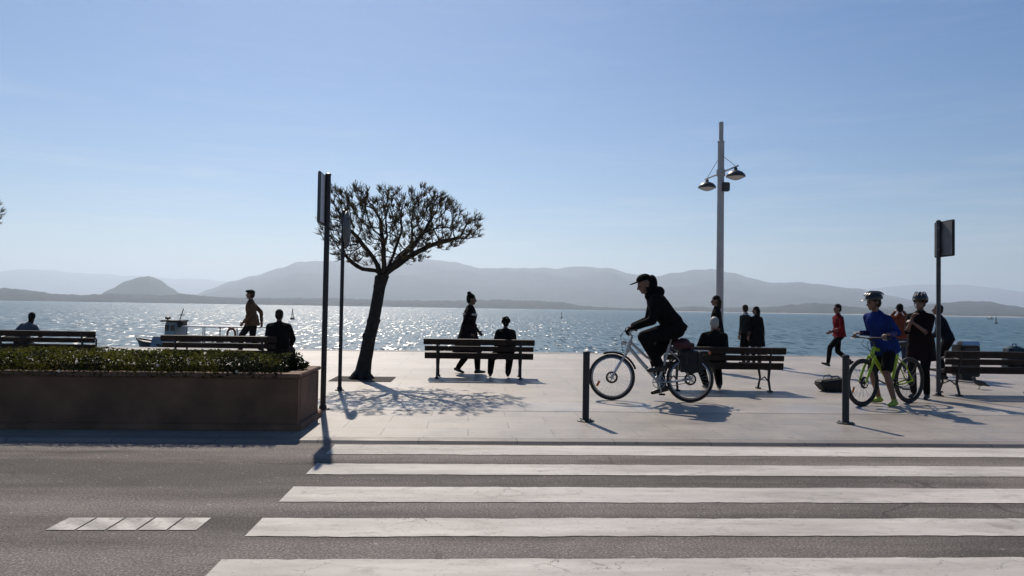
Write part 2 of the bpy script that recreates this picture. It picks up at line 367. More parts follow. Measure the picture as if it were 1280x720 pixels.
# ------------------------------------------------------------------ the setting
KY, QY, RZ, SEA = 7.55, 22.65, -0.03, -2.0
def sheet(name, x0, x1, y0, y1, z, m_, t=0.0, nx=1, ny=1):
    mb = MB()
    if t: mb.box(((x0 + x1) / 2, (y0 + y1) / 2, z - t / 2), (x1 - x0, y1 - y0, t))
    else: mb.quad((x0, y0, z), (x1, y0, z), (x1, y1, z), (x0, y1, z))
    return struct(name, mb, m_)
XA, XB = -160, 160
sheet('ground', -400, 400, -400, QY - .6, -.35, 'earth')
sheet('road', XA, XB, -9, KY - .047, RZ, 'asphalt', .2)
mb = MB(); pr_ = [(KY - .045, -.30), (KY - .045, RZ + .001), (KY - .012, -.004), (KY + .006, 0.0), (KY + .16, 0.0), (KY + .16, -.30)]
mb._add([(x, y, z) for x in (XA, XB) for y, z in pr_], [(0, 1, 2, 3, 4, 5), (11, 10, 9, 8, 7, 6)] + [(k, k + 6, (k + 1) % 6 + 6, (k + 1) % 6) for k in range(6)])
struct('kerb', mb, 'kerb_stone')
sheet('near_pavement', XA, XB, KY + .164, 9.70, 0.0, 'slab_near', .3)
sheet('cycle_path', XA, XB, 9.704, 10.62, 0.003, 'slab_band', .3)
sheet('promenade_paving', XA, XB, 10.624, 16.4, 0.0, 'slab_wide', .3)
sheet('quayside_paving', XA, XB, 16.404, QY - .5, 0.0, 'slab_edge', .3)
sheet('quay_coping', XA, XB, QY - .496, QY, 0.006, 'quay_stone', .3)
sheet('quay_wall', XA, XB, QY - .55, QY - .02, -.296, 'quay_stone', 4.2)
sheet('far_pavement', XA, XB, -14, -9.02, 0.0, 'slab_near', .3)
def painted(name, x0, x1, y0, y1, m_='road_paint', skew=0.0):
    mb = MB(); n = 260; e = []
    for k in range(n + 1):
        x = x0 + (x1 - x0) * k / n; a = .012 * noise.noise(Vector((x * 2.3, y0 * 9, 1))) + .012 * noise.noise(Vector((x * 13, y0, 4)))
        b = .012 * noise.noise(Vector((x * 2.1, y1 * 9, 7))) + .012 * noise.noise(Vector((x * 12, y1, 2)))
        e.append(((x, y0 + a, RZ + .004), (x + skew, y1 + b, RZ + .004)))
    for k in range(n): mb.quad(e[k][0], e[k + 1][0], e[k + 1][1], e[k][1])
    return struct(name, mb, m_)
for y0, y1 in ((6.96, 7.43), (6.13, 6.54), (5.27, 5.71), (4.49, 4.87), (3.67, 4.09), (2.86, 3.28), (2.05, 2.47), (1.24, 1.66), (.42, .84)):
    painted('crosswalk_stripe', -1.31, 14.0, y0, y1)
for x0 in (-2.52, -5.6):
    mb = MB(); z = RZ + .004
    for k in range(5):
        a, e = x0 + .18 * k, x0 + .18 * k + .165
        for q in range(6):
            u0, u1 = 4.62 + .26 * q / 6, 4.62 + .26 * (q + 1) / 6; j0, j1 = .010 * noise.noise(Vector((k * 3, q, 1))), .010 * noise.noise(Vector((k * 3, q + 1, 1)))
            mb.quad((a + j0, u0, z), (e + j0 * 1.4, u0, z), (e + j1 * 1.4, u1, z), (a + j1, u1, z))
    struct('lane_dash', mb, 'worn_paint')
sheet('sea', -24000, 24000, QY - .03, 23000, SEA, 'sea_water')

def terrain(name, prof, dist, front, back, m_, rough=.06, seed=0, jag=0.0, cols=420, rows=26, base=SEA - .5):
    """a ridge as real land: crest at `dist`, falling to `front` and `back`"""
    P = [(bearing(x, y)) for x, y in prof]; az0, az1 = P[0][0], P[-1][0]; mb = MB(); vs = []
    for i in range(cols + 1):
        az = az0 + (az1 - az0) * i / cols; k = 0
        while k < len(P) - 2 and P[k + 1][0] < az: k += 1
        t = min(1, max(0, (az - P[k][0]) / (P[k + 1][0] - P[k][0]))); t = t * t * (3 - 2 * t) * .5 + t * .5
        h = max(0, (P[k][1] + (P[k + 1][1] - P[k][1]) * t) * dist + CAM.z - base)
        h *= 1 + .035 * noise.noise(Vector((az * 55, seed, 0)))
        for j in range(rows + 1):
            u = j / rows; d = front + (dist - front) * (u / .6) if u < .6 else dist + (back - dist) * ((u - .6) / .4)
            s = (u / .6) if u < .6 else 1 - (u - .6) / .4
            s = s ** .85 if u < .6 else s
            q = Vector((az * dist / 900, d / 900, seed)); f = noise.fractal(q, 1, 2, 5)
            e = rough * f * min(1, s * 1.6) * (1 - .75 * s ** 3)
            jg = jag * (noise.fractal(Vector((math.sin(az) * d / 34, math.cos(az) * d / 34, seed)), 1, 2, 4) * .8 + .2) if jag and s > .12 else 0
            z = base + max(0, h * (s + e) + jg) if 0 < j < rows else base
            vs.append((math.sin(az) * d, math.cos(az) * d, z))
    fs = [(i * (rows + 1) + j, (i + 1) * (rows + 1) + j, (i + 1) * (rows + 1) + j + 1, i * (rows + 1) + j + 1) for i in range(cols) for j in range(rows)]
    mb._add(vs, fs); o = struct(name, mb, m_, True); return o
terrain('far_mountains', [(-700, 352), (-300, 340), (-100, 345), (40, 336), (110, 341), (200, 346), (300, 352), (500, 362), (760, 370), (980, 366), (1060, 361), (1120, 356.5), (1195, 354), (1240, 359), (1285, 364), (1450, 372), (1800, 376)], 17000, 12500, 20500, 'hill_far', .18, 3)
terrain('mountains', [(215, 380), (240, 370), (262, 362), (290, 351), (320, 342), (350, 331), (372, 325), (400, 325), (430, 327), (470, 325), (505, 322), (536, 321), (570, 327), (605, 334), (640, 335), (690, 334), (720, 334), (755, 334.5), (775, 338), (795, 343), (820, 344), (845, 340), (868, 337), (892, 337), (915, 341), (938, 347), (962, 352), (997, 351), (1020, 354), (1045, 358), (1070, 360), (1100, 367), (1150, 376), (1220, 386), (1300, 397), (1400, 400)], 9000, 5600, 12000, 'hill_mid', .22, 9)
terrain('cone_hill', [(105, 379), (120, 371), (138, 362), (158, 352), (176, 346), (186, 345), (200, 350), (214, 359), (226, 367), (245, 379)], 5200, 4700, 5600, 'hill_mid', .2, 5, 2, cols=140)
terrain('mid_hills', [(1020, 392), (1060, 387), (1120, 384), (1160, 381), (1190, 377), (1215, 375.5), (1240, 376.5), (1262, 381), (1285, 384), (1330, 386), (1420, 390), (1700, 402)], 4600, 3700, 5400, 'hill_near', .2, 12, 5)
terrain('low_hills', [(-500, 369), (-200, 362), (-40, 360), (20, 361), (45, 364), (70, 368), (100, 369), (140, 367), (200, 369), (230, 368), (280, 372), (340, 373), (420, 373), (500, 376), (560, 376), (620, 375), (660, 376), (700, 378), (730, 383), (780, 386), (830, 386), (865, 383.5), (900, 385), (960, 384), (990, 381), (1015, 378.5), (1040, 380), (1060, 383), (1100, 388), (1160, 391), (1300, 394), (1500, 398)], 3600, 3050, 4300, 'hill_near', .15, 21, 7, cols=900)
mb = MB(); pts = []
for k in range(61):
    px = 820 + 560 * k / 60; d = 2820 + 90 * noise.noise(Vector((k * .3, 0, 2))); a, _ = bearing(px, 390)
    pts.append((math.sin(a), math.cos(a), d, 1.6 + 1.4 * noise.noise(Vector((k * .35, 5, 0)))))
for k in range(60):
    r = []
    for q in (k, k + 1):
        x, y, d, h = pts[q]; r.append([(x * d, y * d, SEA - .3), (x * (d + 60), y * (d + 60), SEA + max(.3, h)), (x * (d + 330), y * (d + 330), SEA + max(.3, h))])
    mb.quad(r[0][0], r[1][0], r[1][1], r[0][1]); mb.quad(r[0][1], r[1][1], r[1][2], r[0][2])
struct('beach', mb, 'sand', True)

# the air over the bay: one closed box round everything
mb = MB(); mb.box((0, 11000, 390), (52000, 24000, 810)); mb_o = mb.build('haze', [], None, False) if False else None
me = mb.mesh('haze', ['earth'], False); me.materials.clear()
hm = bpy.data.materials.new('haze_air'); hm.use_nodes = True; hn = hm.node_tree; hn.nodes.remove(hn.nodes['Principled BSDF'])
pv = hn.nodes.new('ShaderNodeVolumePrincipled'); pv.inputs['Color'].default_value = (.76, .87, 1.0, 1); pv.inputs['Density'].default_value = HAZE = 1.25e-4; pv.inputs['Anisotropy'].default_value = .47
hn.links.new(pv.outputs[0], hn.nodes['Material Output'].inputs['Volume']); me.materials.append(hm)
hz = bpy.data.objects.new('haze', me); COL.objects.link(hz); tag(hz, 'thin pale haze hanging over the whole bay', 'haze', kind='stuff')
hm.cycles.homogeneous_volume = True

# far houses on the shore
def far_house(px, dist, wd, ht, label):
    p = at_depth(px, dist, SEA + 1); t = thing('shore_house', label, 'house', p, rnd.uniform(-.4, .4), 'white houses on the far shore')
    b = MB(); b.box((0, 0, ht / 2), (wd, 10, ht)); b.build('wall', 'house_white', t, False)
    b = MB(); b._add([(-wd / 2 - .5, -5.6, ht), (wd / 2 + .5, -5.6, ht), (wd / 2 + .5, 5.6, ht), (-wd / 2 - .5, 5.6, ht), (-wd / 2, 0, ht + 4), (wd / 2, 0, ht + 4)], [(0, 1, 5, 4), (2, 3, 4, 5), (0, 4, 3), (1, 2, 5), (3, 2, 1, 0)]); b.build('roof', 'roof_tile', t, False)
    for k in range(3):
        b = MB(); b.box((wd * (-.3 + .3 * k), -5.03, ht * .55), (1.4, .1, 1.8)); b.build('window', 'dark_glass', t, False)
far_house(11, 3010, 24, 9, 'white house, leftmost on the far shore behind the left bench')
far_house(19, 3015, 12, 7, 'small white house just right of the larger one on the far shore')
# ------------------------------------------------------------------ planter and hedge
PX0, PX1, PY0, PY1, PH = -13.0, -1.83, 8.07, 9.16, .60
t = thing('planter', 'long brown stone planter filled with hedge beside the kerb', 'planter', ((PX0 + PX1) / 2, (PY0 + PY1) / 2, 0)); L = PX1 - PX0; D = PY1 - PY0
b = MB(); th = .12
for y in (-D / 2 + th / 2, D / 2 - th / 2): b.box((0, y, PH / 2 - .02), (L, th, PH - .04))
b.box((-L / 2 + th / 2, 0, PH / 2 - .02), (th, D - 2 * th - .002, PH - .04)); b.box((L / 2 - th / 2, 0, PH / 2 - .02), (th, D - 2 * th - .002, PH - .04))
b.build('body', 'planter_stone', t, False, .012)
b = MB()
for y in (-D / 2 + .07, D / 2 - .07): b.box((0, y, PH - .018), (L + .04, .18, .045))
for x in (-L / 2 + .07, L / 2 - .07): b.box((x, 0, PH - .018), (.18, D - .325, .045))
b.build('rim', 'planter_rim', t, False, .008)
b = MB(); b.box((0, 0, .035), (L + .1, D + .1, .07)); b.build('plinth', 'planter_stone', t, False, .008)
b = MB(); b.box((0, 0, PH - .10), (L - 2 * th, D - 2 * th, .06)); b.build('soil', 'soil', t, False)

def leaf(b, p, n, size, mi=0):
    a = n.orthogonal().normalized(); a = Quaternion(n, rnd.uniform(0, 2 * PI)) @ a; c = n.cross(a); w_ = size * .42
    b._add([p - a * size * .5, p + c * w_ * .5 + n * size * .06, p + a * size * .5, p - c * w_ * .5 + n * size * .06], [(0, 1, 2), (0, 2, 3)], mi)
def rv():
    while True:
        v = Vector((rnd.uniform(-1, 1), rnd.uniform(-1, 1), rnd.uniform(-1, 1)))
        if .05 < v.length < 1: return v.normalized()
hx0, hx1 = -8.6, -2.02
hd = thing('hedge', 'clipped green hedge dotted with white flowers growing in the planter', 'hedge', (0, 0, 0))
b = MB(); fl = MB(); stem = MB()
def htop(x, y): return .80 + .035 * noise.noise(Vector((x * 1.7, y, 0))) + .03 * noise.noise(Vector((x * 5, y * 4, 3))) - .06 * max(0, abs(y - 8.61) - .3) - .05 * max(0, (x + 2.9)) * 1.0
for k in range(44000):
    x = rnd.uniform(hx0, hx1); y = rnd.uniform(8.10, 9.12); tp = htop(x, y); z = tp - abs(rnd.gauss(0, .075)) if rnd.random() < .72 else rnd.uniform(.55, tp)
    if rnd.random() < .35: y = rnd.choice((8.08, 9.12)) + rnd.gauss(0, .035); z = rnd.uniform(.56, tp - .03)
    g_ = noise.noise(Vector((x * 2.6, y * 2.6, z * 4)))
    n = (rv() + Vector((0, 0, .7))).normalized(); leaf(b, Vector((x, y, max(.54, z))), n, rnd.uniform(.022, .046), 1 if g_ + (.35 if x > -3.2 else 0) > rnd.uniform(-.15, .45) else 0)
for k in range(48):
    x = rnd.uniform(hx0, hx1 - .2); y = rnd.uniform(8.06, 8.7); p = Vector((x, y, htop(x, y) + rnd.uniform(-.2, .03)));
    if y < 8.2: p.y = 8.05; p.z = rnd.uniform(.6, htop(x, 8.1))
    fl = MB()
    for q in range(5):
        a = 2 * PI * q / 5; fl._add([p, p + Vector((math.cos(a) * .012, -.006, math.sin(a) * .012)), p + Vector((math.cos(a + .6) * .018, -.008, math.sin(a + .6) * .018)), p + Vector((math.cos(a + 1.2) * .016, -.006, math.sin(a + 1.2) * .016))], [(0, 1, 2, 3)])
    fl.build('flower', 'petal', hd, False)
for k in range(170):
    x = rnd.uniform(hx0 + .1, hx1 - .1); y = rnd.uniform(8.2, 9.0); q = Vector((x, y, .52)); e = q + Vector((rnd.uniform(-.12, .12), rnd.uniform(-.1, .1), .2)); stem.tube([q, q.lerp(e, .5) + rv() * .02, e], [.008, .006, .003], 5)
b.build('foliage', ['leaf', 'leaf_dark'], hd, False); tag(stem.build('stems', 'bark', hd), kind='stuff')
sh = thing('small_shrub', 'small dark round-leaved shrub on the right end of the planter', 'shrub', (-2.0, 8.62, .53)); b = MB(); stem = MB()
for k in range(16):
    c = Vector((rnd.gauss(0, .06), rnd.gauss(0, .07), rnd.uniform(.08, .24))); stem.tube([(0, 0, 0), c * .5 + Vector((0, 0, .02)), c], [.008, .006, .004], 5)
    for q in range(22): leaf(b, c + rv() * rnd.uniform(.01, .06), (rv() + Vector((0, 0, .4))).normalized(), rnd.uniform(.04, .075))
b.build('foliage', 'leaf_dark', sh, False); stem.build('stems', 'bark', sh)

# ------------------------------------------------------------------ benches
def make_bench(L=2.06):
    t = thing('park_bench', 'x', 'bench'); lean = .14
    def by(z): return -.20 - (z - .40) * lean * 1.5
    b = MB(); rotb = Matrix.Rotation(R(12), 3, 'X')
    for z, h in ((.43, .118), (.568, .095)): b.box((0, by(z), z), (L, .03, h), rotb)
    b.box((0, by(.695), .695), (L + .04, .05, .11), rotb); b.build('backrest', 'bench_wood', t, False, .006)
    b = MB()
    for k in range(5): b.box((0, -.13 + .1 * k, .40 + (.012 if k == 0 else 0)), (L, .082, .032))
    b.build('seat', 'bench_wood', t, False, .006)
    for x in (-L / 2 + .24, L / 2 - .24):
        b = MB()
        b.tube([(x, by(.72) - .022, .735), (x, by(.55) - .022, .55), (x, -.20, .37), (x, -.17, .2), (x, -.24, .03)], [.018, .02, .026, .022, .02], 8)
        b.tube([(x, -.2, .372), (x, .05, .366), (x, .31, .372)], .02, 8); b.tube([(x, .29, .37), (x, .21, .2), (x, .30, .03)], [.024, .02, .02], 8)
        b.tube([(x, -.185, .16), (x, 0, .235), (x, .22, .16)], .012, 6)
        for y in (-.24, .30): b.box((x, y, .012), (.07, .10, .024))
        b.build('leg', 'iron', t)
        b = MB(); b.tube([(x, by(.6) - .01, .60), (x, -.05, .625), (x, .2, .615), (x, .29, .56), (x, .29, .39)], .017, 8); b.build('armrest', 'iron', t)
    return t
bench0 = make_bench()
benches = [((60, 14.9), 'dark slatted bench behind the planter at the left end of the photo', 1.0, -.45), ((281, 13.9), 'dark slatted bench behind the hedge, seated man in black at its right end', 1.0, .02), ((600, 14.25), 'dark slatted bench beside the tree with two people at it', 1.0, .0),
           ((900, 12.75), 'dark slatted bench behind the rider of the silver bicycle', 1.0, -.06), ((1244, 12.7), 'dark slatted bench next to the litter bin with a backpack on it', 1.0, -.06)]
BENCH = []
for i, ((px, d), lab, sc, rz) in enumerate(benches):
    o = bench0 if i == 0 else copy_tree(bench0); o.location = at_depth(px, d); o.rotation_euler = (0, 0, -YAW * .3)
    if i == 0: o.location.x += .04
    tag(o, lab, 'bench', 'slatted benches facing the water'); BENCH.append(o)
L_ = 0

# ------------------------------------------------------------------ poles and signs
def flat_sign(px, py_base, label, plate_top, w_, h_, off, pr, name='road_sign', round_=False, mats=('sign_back', 'sign_white'), yaw=0.0, body='pole_dark', foot=True):
    p = at(px, py_base); t = thing(name, label, 'sign', p, yaw); b = MB()
    b.tube([(0, 0, 0), (0, 0, plate_top + .01)], pr, 16); b.lathe([(pr * .2, plate_top + .03), (pr * 1.1, plate_top + .01), (pr * 1.1, plate_top - .01)], seg=14); b.build('pole', body, t)
    b = MB(); b.lathe([(pr * 2.4, 0), (pr * 2.4, .012), (pr * 1.4, .02), (pr * 1.3, .05), (pr, .06)], seg=20); b.build('base_plate', 'steel_dark', t)
    b = MB(); c = (off[0], off[1], plate_top - h_ / 2)
    if round_:
        b.lathe([(h_ / 2 - .012, -.014), (h_ / 2, -.008), (h_ / 2, .008), (h_ / 2 - .012, .014)], c, 32, 0, Matrix.Rotation(PI / 2, 3, 'Y'))
    else: b.box(c, (.035, w_, h_))
    pl = b.build('sign_plate', mats[0], t, True, 0 if round_ else .01)
    if not round_:
        b = MB(); s_ = 1 if off[0] < 0 else -1
        for q in (-1, 1): b.box((c[0] + q * .0195, c[1], c[2]), (.006, w_ - .05, h_ - .05))
        b.build('face', mats[1], pl, False, .002)
    for z in (plate_top - h_ * .2, plate_top - h_ * .8): b = MB(); b.box((off[0] / 2, off[1] * .3, z), (abs(off[0]) + .06, .07, .035)); b.build('bracket', 'galv', t, False, .004)
    return t
def ztop(px, py_base, py): 
    p = at(px, py_base); d = (p - CAM).dot(FW); return (CAM + ray(px, py) * d).z
flat_sign(403.5, 512, 'dark tall pole with grey square sign at the planter corner', ztop(403.5, 512, 217), .70, .66, (-.056, .06), .036)
flat_sign(424.5, 488, 'slim pole with small round grey sign between the tree and the planter', ztop(424.5, 488, 263), .5, .58, (.06, 0), .03, round_=True)
flat_sign(1173, 495, 'pole with framed information panel beside the right bench', ztop(1173, 495, 276), .50, .60, (.05, -.08), .035, 'information_sign', mats=('steel_dark', 'sign_back'), body='galv')

# ------------------------------------------------------------------ bollards
def make_bollard():
    t = thing('bollard', 'x', 'bollard'); b = MB()
    b.lathe([(.044, .0), (.044, .02), (.041, .03), (.041, .80), (.043, .802), (.043, .825), (.036, .838), (.012, .845)], seg=24); b.build('post', 'bollard_paint', t)
    b = MB(); b.lathe([(.105, 0), (.105, .012), (.085, .018), (.046, .02)], seg=24); b.build('base_plate', 'bollard_paint', t)
    for k in range(4): b = MB(); b.lathe([(.012, .012), (.012, .026), (.006, .03)], (.082 * math.cos(k * PI / 2 + .7), .082 * math.sin(k * PI / 2 + .7), 0), 6); b.build('bolt', 'galv', t)
    return t
b0 = make_bollard(); b1 = copy_tree(b0)
for o, px, py, lab in ((b0, 732, 526.5, "black steel bollard in front of the silver bicycle's front wheel"), (b1, 1057, 529.5, "black steel bollard in front of the lime bicycle's front wheel")):
    o.location = at(px, py); tag(o, lab, 'bollard', 'black bollards along the kerb')

# ------------------------------------------------------------------ street lamp
LD = 20.0; p = at_depth(899.5, LD); HT = 6.52
t = thing('street_lamp', 'tall pale grey street lamp with two hanging dish lamps', 'street lamp', p)
b = MB(); b.tube([(0, 0, 0), (0, 0, 5.95)], [.105, .088], 20); b.lathe([(.088, 5.93), (.095, 5.95), (.095, 5.98), (.06, 6.0), (.06, HT - .02), (.03, HT)], seg=20); b.build('pole', 'lamp_paint', t)
b = MB(); b.lathe([(.2, 0), (.2, .03), (.135, .05), (.125, .5), (.11, .53)], seg=24); b.build('base', 'lamp_paint', t)
A = Vector((.13, -.78, 5.12)); B = Vector((-.11, .82, 5.08)); dv = (A - B).normalized()
b = MB(); b.tube([A + dv * .12 + Vector((0, 0, .02)), B - dv * .12 + Vector((0, 0, .02))], .022, 8); b.lathe([(.12, 5.03), (.12, 5.2)], seg=16); b.build('arm', 'lamp_paint', t)
b = MB()
for q in (A, B): b.tube([(0, 0, 5.62), q + Vector((0, 0, .03))], .007, 6)
b.build('stay', 'galv', t)
for q in (A, B):
    b = MB(); b.lathe([(.245, -.25), (.25, -.235), (.235, -.19), (.17, -.12), (.09, -.085), (.045, -.075), (.045, -.02), (.02, 0), (.02, .03)], q, 28); hd_ = b.build('lamp_shade', 'lamp_dark', t)
    b = MB(); b.lathe([(.03, -.335), (.12, -.31), (.19, -.275), (.228, -.252), (.228, -.249)], q, 28); b.build('lamp_glass', 'lamp_glass', hd_)
b = MB(); b.box((.10, -.10, 4.72), (.2, .16, .24)); b.build('junction_box', 'lamp_dark', t, False, .02)
b = MB(); b.box((0, -.108, 1.0), (.10, .02, .28)); b.build('hatch', 'lamp_paint', t, False, .004)

# ------------------------------------------------------------------ litter bin, bags, pigeon
p = at(1207, 474.5); t = thing('litter_bin', 'dark square litter bin with shiny metal lid behind the right bench', 'bin', p)
b = MB(); b.box((0, 0, .40), (.40, .36, .66)); b.build('body', 'bin_metal', t, False, .02)
b = MB(); b.box((0, 0, .77), (.42, .38, .09), taper=.86); b.build('lid', 'bin_lid', t, False, .015)
b = MB(); b.box((0, -.19, .62), (.28, .02, .12)); b.build('opening', 'steel_dark', t, False, .004)
b = MB(); b.box((0, 0, .035), (.28, .26, .07)); b.build('base', 'steel_dark', t, False, .01)
p = at(1040, 489); t = thing('tote_bag', 'dark open bag lying on the paving behind the right bollard', 'bag', p, R(8)); b = MB()
b._add([(-.17, -.11, 0), (.16, -.11, 0), (.16, .11, 0), (-.17, .11, 0), (-.30, -.13, .15), (.21, -.13, .21), (.21, .13, .21), (-.30, .13, .15), (-.24, -.10, .20), (.17, -.09, .24), (.17, .09, .24), (-.24, .10, .20)],
       [(3, 2, 1, 0), (0, 1, 5, 4), (1, 2, 6, 5), (2, 3, 7, 6), (3, 0, 4, 7), (4, 5, 9, 8), (5, 6, 10, 9), (6, 7, 11, 10), (7, 4, 8, 11), (8, 9, 10, 11)]); b.build('body', 'pannier', t, True, .025)
for y in (-.10, .10): b = MB(); b.tube([(-.1, y, .21), (-.07, y * 1.1, .26), (.03, y * 1.15, .275), (.08, y, .225)], .008, 6); b.build('handle', 'saddle', t)
p = at_depth(1272, 12.75); t = thing('backpack', 'dark teal backpack standing on the right bench seat', 'backpack', p + Vector((0, .08, .418)))
b = MB(); b.box((0, 0, .19), (.36, .19, .38), taper=.86); b.blob((0, .0, .37), (.15, .08, .05)); fused(b, 'body', ['teal_cloth'], t, .014, 4)
b = MB(); b.box((0, .13, .15), (.26, .07, .2), taper=.9); b.build('pocket', 'teal_cloth', t, False, .02)
b = MB(); b.tube([(-.04, 0, .405), (-.03, 0, .45), (.03, 0, .45), (.04, 0, .405)], .008, 6)
for x in (-.1, .1): b.tube([(x, -.07, .37), (x, -.125, .28), (x, -.12, .12), (x, -.09, .03)], .014, 6)
b.build('strap', 'saddle', t)
p = at(1224, 486.5); t = thing('pigeon', 'small dark pigeon on the paving below the right bench', 'pigeon', p, R(-12)); b = MB()
rot = Matrix.Rotation(R(-18), 3, 'Y').transposed()
b.blob((0, 0, .115), (.095, .048, .052), Matrix.Rotation(R(16), 3, 'Y')); b.capsule((-.065, 0, .145), .034, (-.088, 0, .19), .022); b.blob((-.094, 0, .203), (.028, .022, .024)); b.capsule((.07, 0, .095), .03, (.17, 0, .062), .012)
fused(b, 'body', ['feather'], t, .006, 2)
b = MB(); b.lathe([(.008, 0), (.002, .024)], (-.118, 0, .201), 8, 0, Matrix.Rotation(R(-100), 3, 'Y')); b.build('beak', 'beak', t)
b = MB()
for y in (-.02, .02):
    b.tube([(0, y, .08), (.006, y, .035), (-.004, y, .004)], .004, 5)
    for a in (-.5, 0, .5): b.tube([(-.004, y, .005), (-.03 * math.cos(a), y + .03 * math.sin(a), .003)], .0028, 4)
b.build('legs', 'beak', t)
for s_ in (-1, 1):
    b = MB(); b.blob((.02, s_ * .046, .12), (.085, .008, .036), Matrix.Rotation(R(16), 3, 'Y')); b.build('wing', 'feather', t)

# ------------------------------------------------------------------ boat and buoys
p = at_depth(262, 36.0, SEA); t = thing('passenger_boat', 'grey passenger boat with small wheelhouse moored behind the left bench', 'boat', p, R(-3))
def hull_sec(u):                                          # u from bow (0) to stern (1)
    w_ = 1.45 * min(1, (u * 2.6) ** .6) if u > 0 else .03
    return -4.6 + 9.4 * u + (-.5 * (1 - u) if u < .1 else 0), w_, 1.55 - .55 * min(1, u * 2.2) ** .8
b = MB(); vs = []; N = 22
for i in range(N + 1):
    x, w_, h = hull_sec(i / N)
    for s_, q in ((-1, 1), (-.85, .45), (-.55, .0), (0, -.12), (.55, .0), (.85, .45), (1, 1)): vs.append((x + (.9 * (1 - q) * max(0, 1 - i / 5)), s_ * w_, -.2 + (h + .2) * max(0, q) if q > 0 else -.25))
fs = [(i * 7 + k, i * 7 + k + 1, (i + 1) * 7 + k + 1, (i + 1) * 7 + k) for i in range(N) for k in range(6)]; fs += [tuple(range(7)), tuple(N * 7 + k for k in range(7))]
fs += [(i * 7, i * 7 + 6, (i + 1) * 7 + 6, (i + 1) * 7) for i in range(N)]
b._add(vs, fs); b.build('hull', 'hull_navy', t)
for s_ in (-1, 1):
    b = MB(); b.tube([(hull_sec(k / N)[0], s_ * (hull_sec(k / N)[1] + .01), hull_sec(k / N)[2] + .02) for k in range(N + 1)], .06, 8); b.build('rubbing_strake', 'steel_dark', t)
b = MB(); b.box((-2.3, 0, 1.32), (2.7, 2.0, .8), taper=.84); b.build('foredeck_cabin', 'hull_grey', t, False, .05)
b = MB(); b.box((-2.35, 0, 2.0), (.8, 1.4, .85), taper=.9); wh = b.build('wheelhouse', 'boat_white', t, False, .04)
for x in (-.2, .2):
    b = MB(); b.box((-2.35 + x, -.685, 2.14), (.26, .03, .28)); b.build('window', 'dark_glass', wh, False, .01)
b = MB(); b.box((-2.45, 0, 2.46), (1.05, 1.6, .08)); b.build('wheelhouse_roof', 'steel_dark', t, False, .03)
b = MB(); b.tube([(-2.1, 0, 2.49), (-1.85, 0, 3.05)], .03, 6); b.tube([(-1.99, -.35, 2.75), (-1.99, .35, 2.75)], .02, 6); b.build('mast', 'steel_dark', t)
b = MB(); b.lathe([(.05, 2.5), (.06, 2.54), (.17, 2.56), (.18, 2.63), (.1, 2.68)], (-2.75, -.3, 0), 16); b.build('radar', 'steel_dark', t)
b = MB(); b.box((-1.74, -.2, 2.32), (.35, .5, .3)); b.build('locker', 'steel_dark', t, False, .03)
for x in (-1.6, .4, 2.2): b = MB(); b.capsule((x, -1.5, .75), .11, (x, -1.5, 1.15), .11); b.build('fender', 'house_white', t)
b = MB(); b.box((1.4, 0, 2.22), (5.4, 2.2, .05)); b.build('awning', 'boat_white', t, False, .02)
for x in (-.9, .2, 1.4, 2.6, 3.8):
    for y in (-1.02, 1.02): b = MB(); b.tube([(x, y, 1.0), (x, y, 2.2)], .028, 8); b.build('awning_post', 'boat_white', t)
b = MB()
for z in (1.35, 1.62):
    for s_ in (-1, 1): b.tube([(-1.1, s_ * 1.25, z), (4.5, s_ * 1.25, z)], .02, 6)
for k in range(9):
    for s_ in (-1, 1): b.tube([(-1.1 + .7 * k, s_ * 1.25, .95), (-1.1 + .7 * k, s_ * 1.25, 1.63)], .018, 6)
b.build('railing', 'galv', t)
b = MB(); b.box((1.6, 0, .98), (5.8, 2.4, .06)); b.build('deck', 'deck', t, False)
for x in (.3, 1.3, 2.4, 3.4):
    b = MB(); b.box((x, .55, 1.22), (.42, .9, .42)); b.box((x + .2, .55, 1.55), (.06, .9, .4)); b.build('bench_seat', 'hull_grey', t, False, .03)
b = MB(); b.ring((2.2, -1.08, 1.9), .27, .065, 'y', 28, 8); rg = b.build('lifebuoy', 'ring_orange', t); tag(rg, kind='thing')
b = MB(); b.ring((3.4, -1.08, 1.9), .27, .065, 'y', 28, 8); rg = b.build('lifebuoy', 'boat_white', t)
t.scale = (.68, 1, 1)

def buoy(px, d, h, m_, lab):
    t = thing('channel_buoy', lab, 'buoy', at_depth(px, d, SEA), 0, 'channel buoys on the bay'); r = h * .16
    b = MB(); b.lathe([(r * .7, -.3), (r * 1.25, 0), (r * 1.3, h * .1), (r * .95, h * .17), (r * .3, h * .2)], seg=18); b.build('float', m_, t)
    b = MB()
    for k in range(4):
        a = PI / 4 + k * PI / 2; b.tube([(r * .7 * math.cos(a), r * .7 * math.sin(a), h * .17), (r * .16 * math.cos(a), r * .16 * math.sin(a), h * .78)], h * .018, 6)
    b.ring((0, 0, h * .45), r * .46, h * .012, 'z', 18, 6); b.build('tower', m_, t)
    b = MB(); b.lathe([(r * .34, h * .77), (r * .34, h * .8), (r * .2, h * .82), (r * .2, h * .95), (.02, h)], seg=12); b.build('top_light', 'steel_dark', t)
buoy(366, 165, 2.5, 'buoy_paint', 'dark channel buoy on the glittering water left of the sign poles')
buoy(702, 262, 2.3, 'buoy_green', 'tiny dark channel buoy on the water left of the silver bicycle rider')
buoy(1245, 320, 3.2, 'buoy_paint', 'faint channel buoy on the blue water above the right bench')
t = thing('motor_boat', 'tiny white motor boat far out on the water at right', 'boat', at_depth(1238, 700, SEA), R(4))
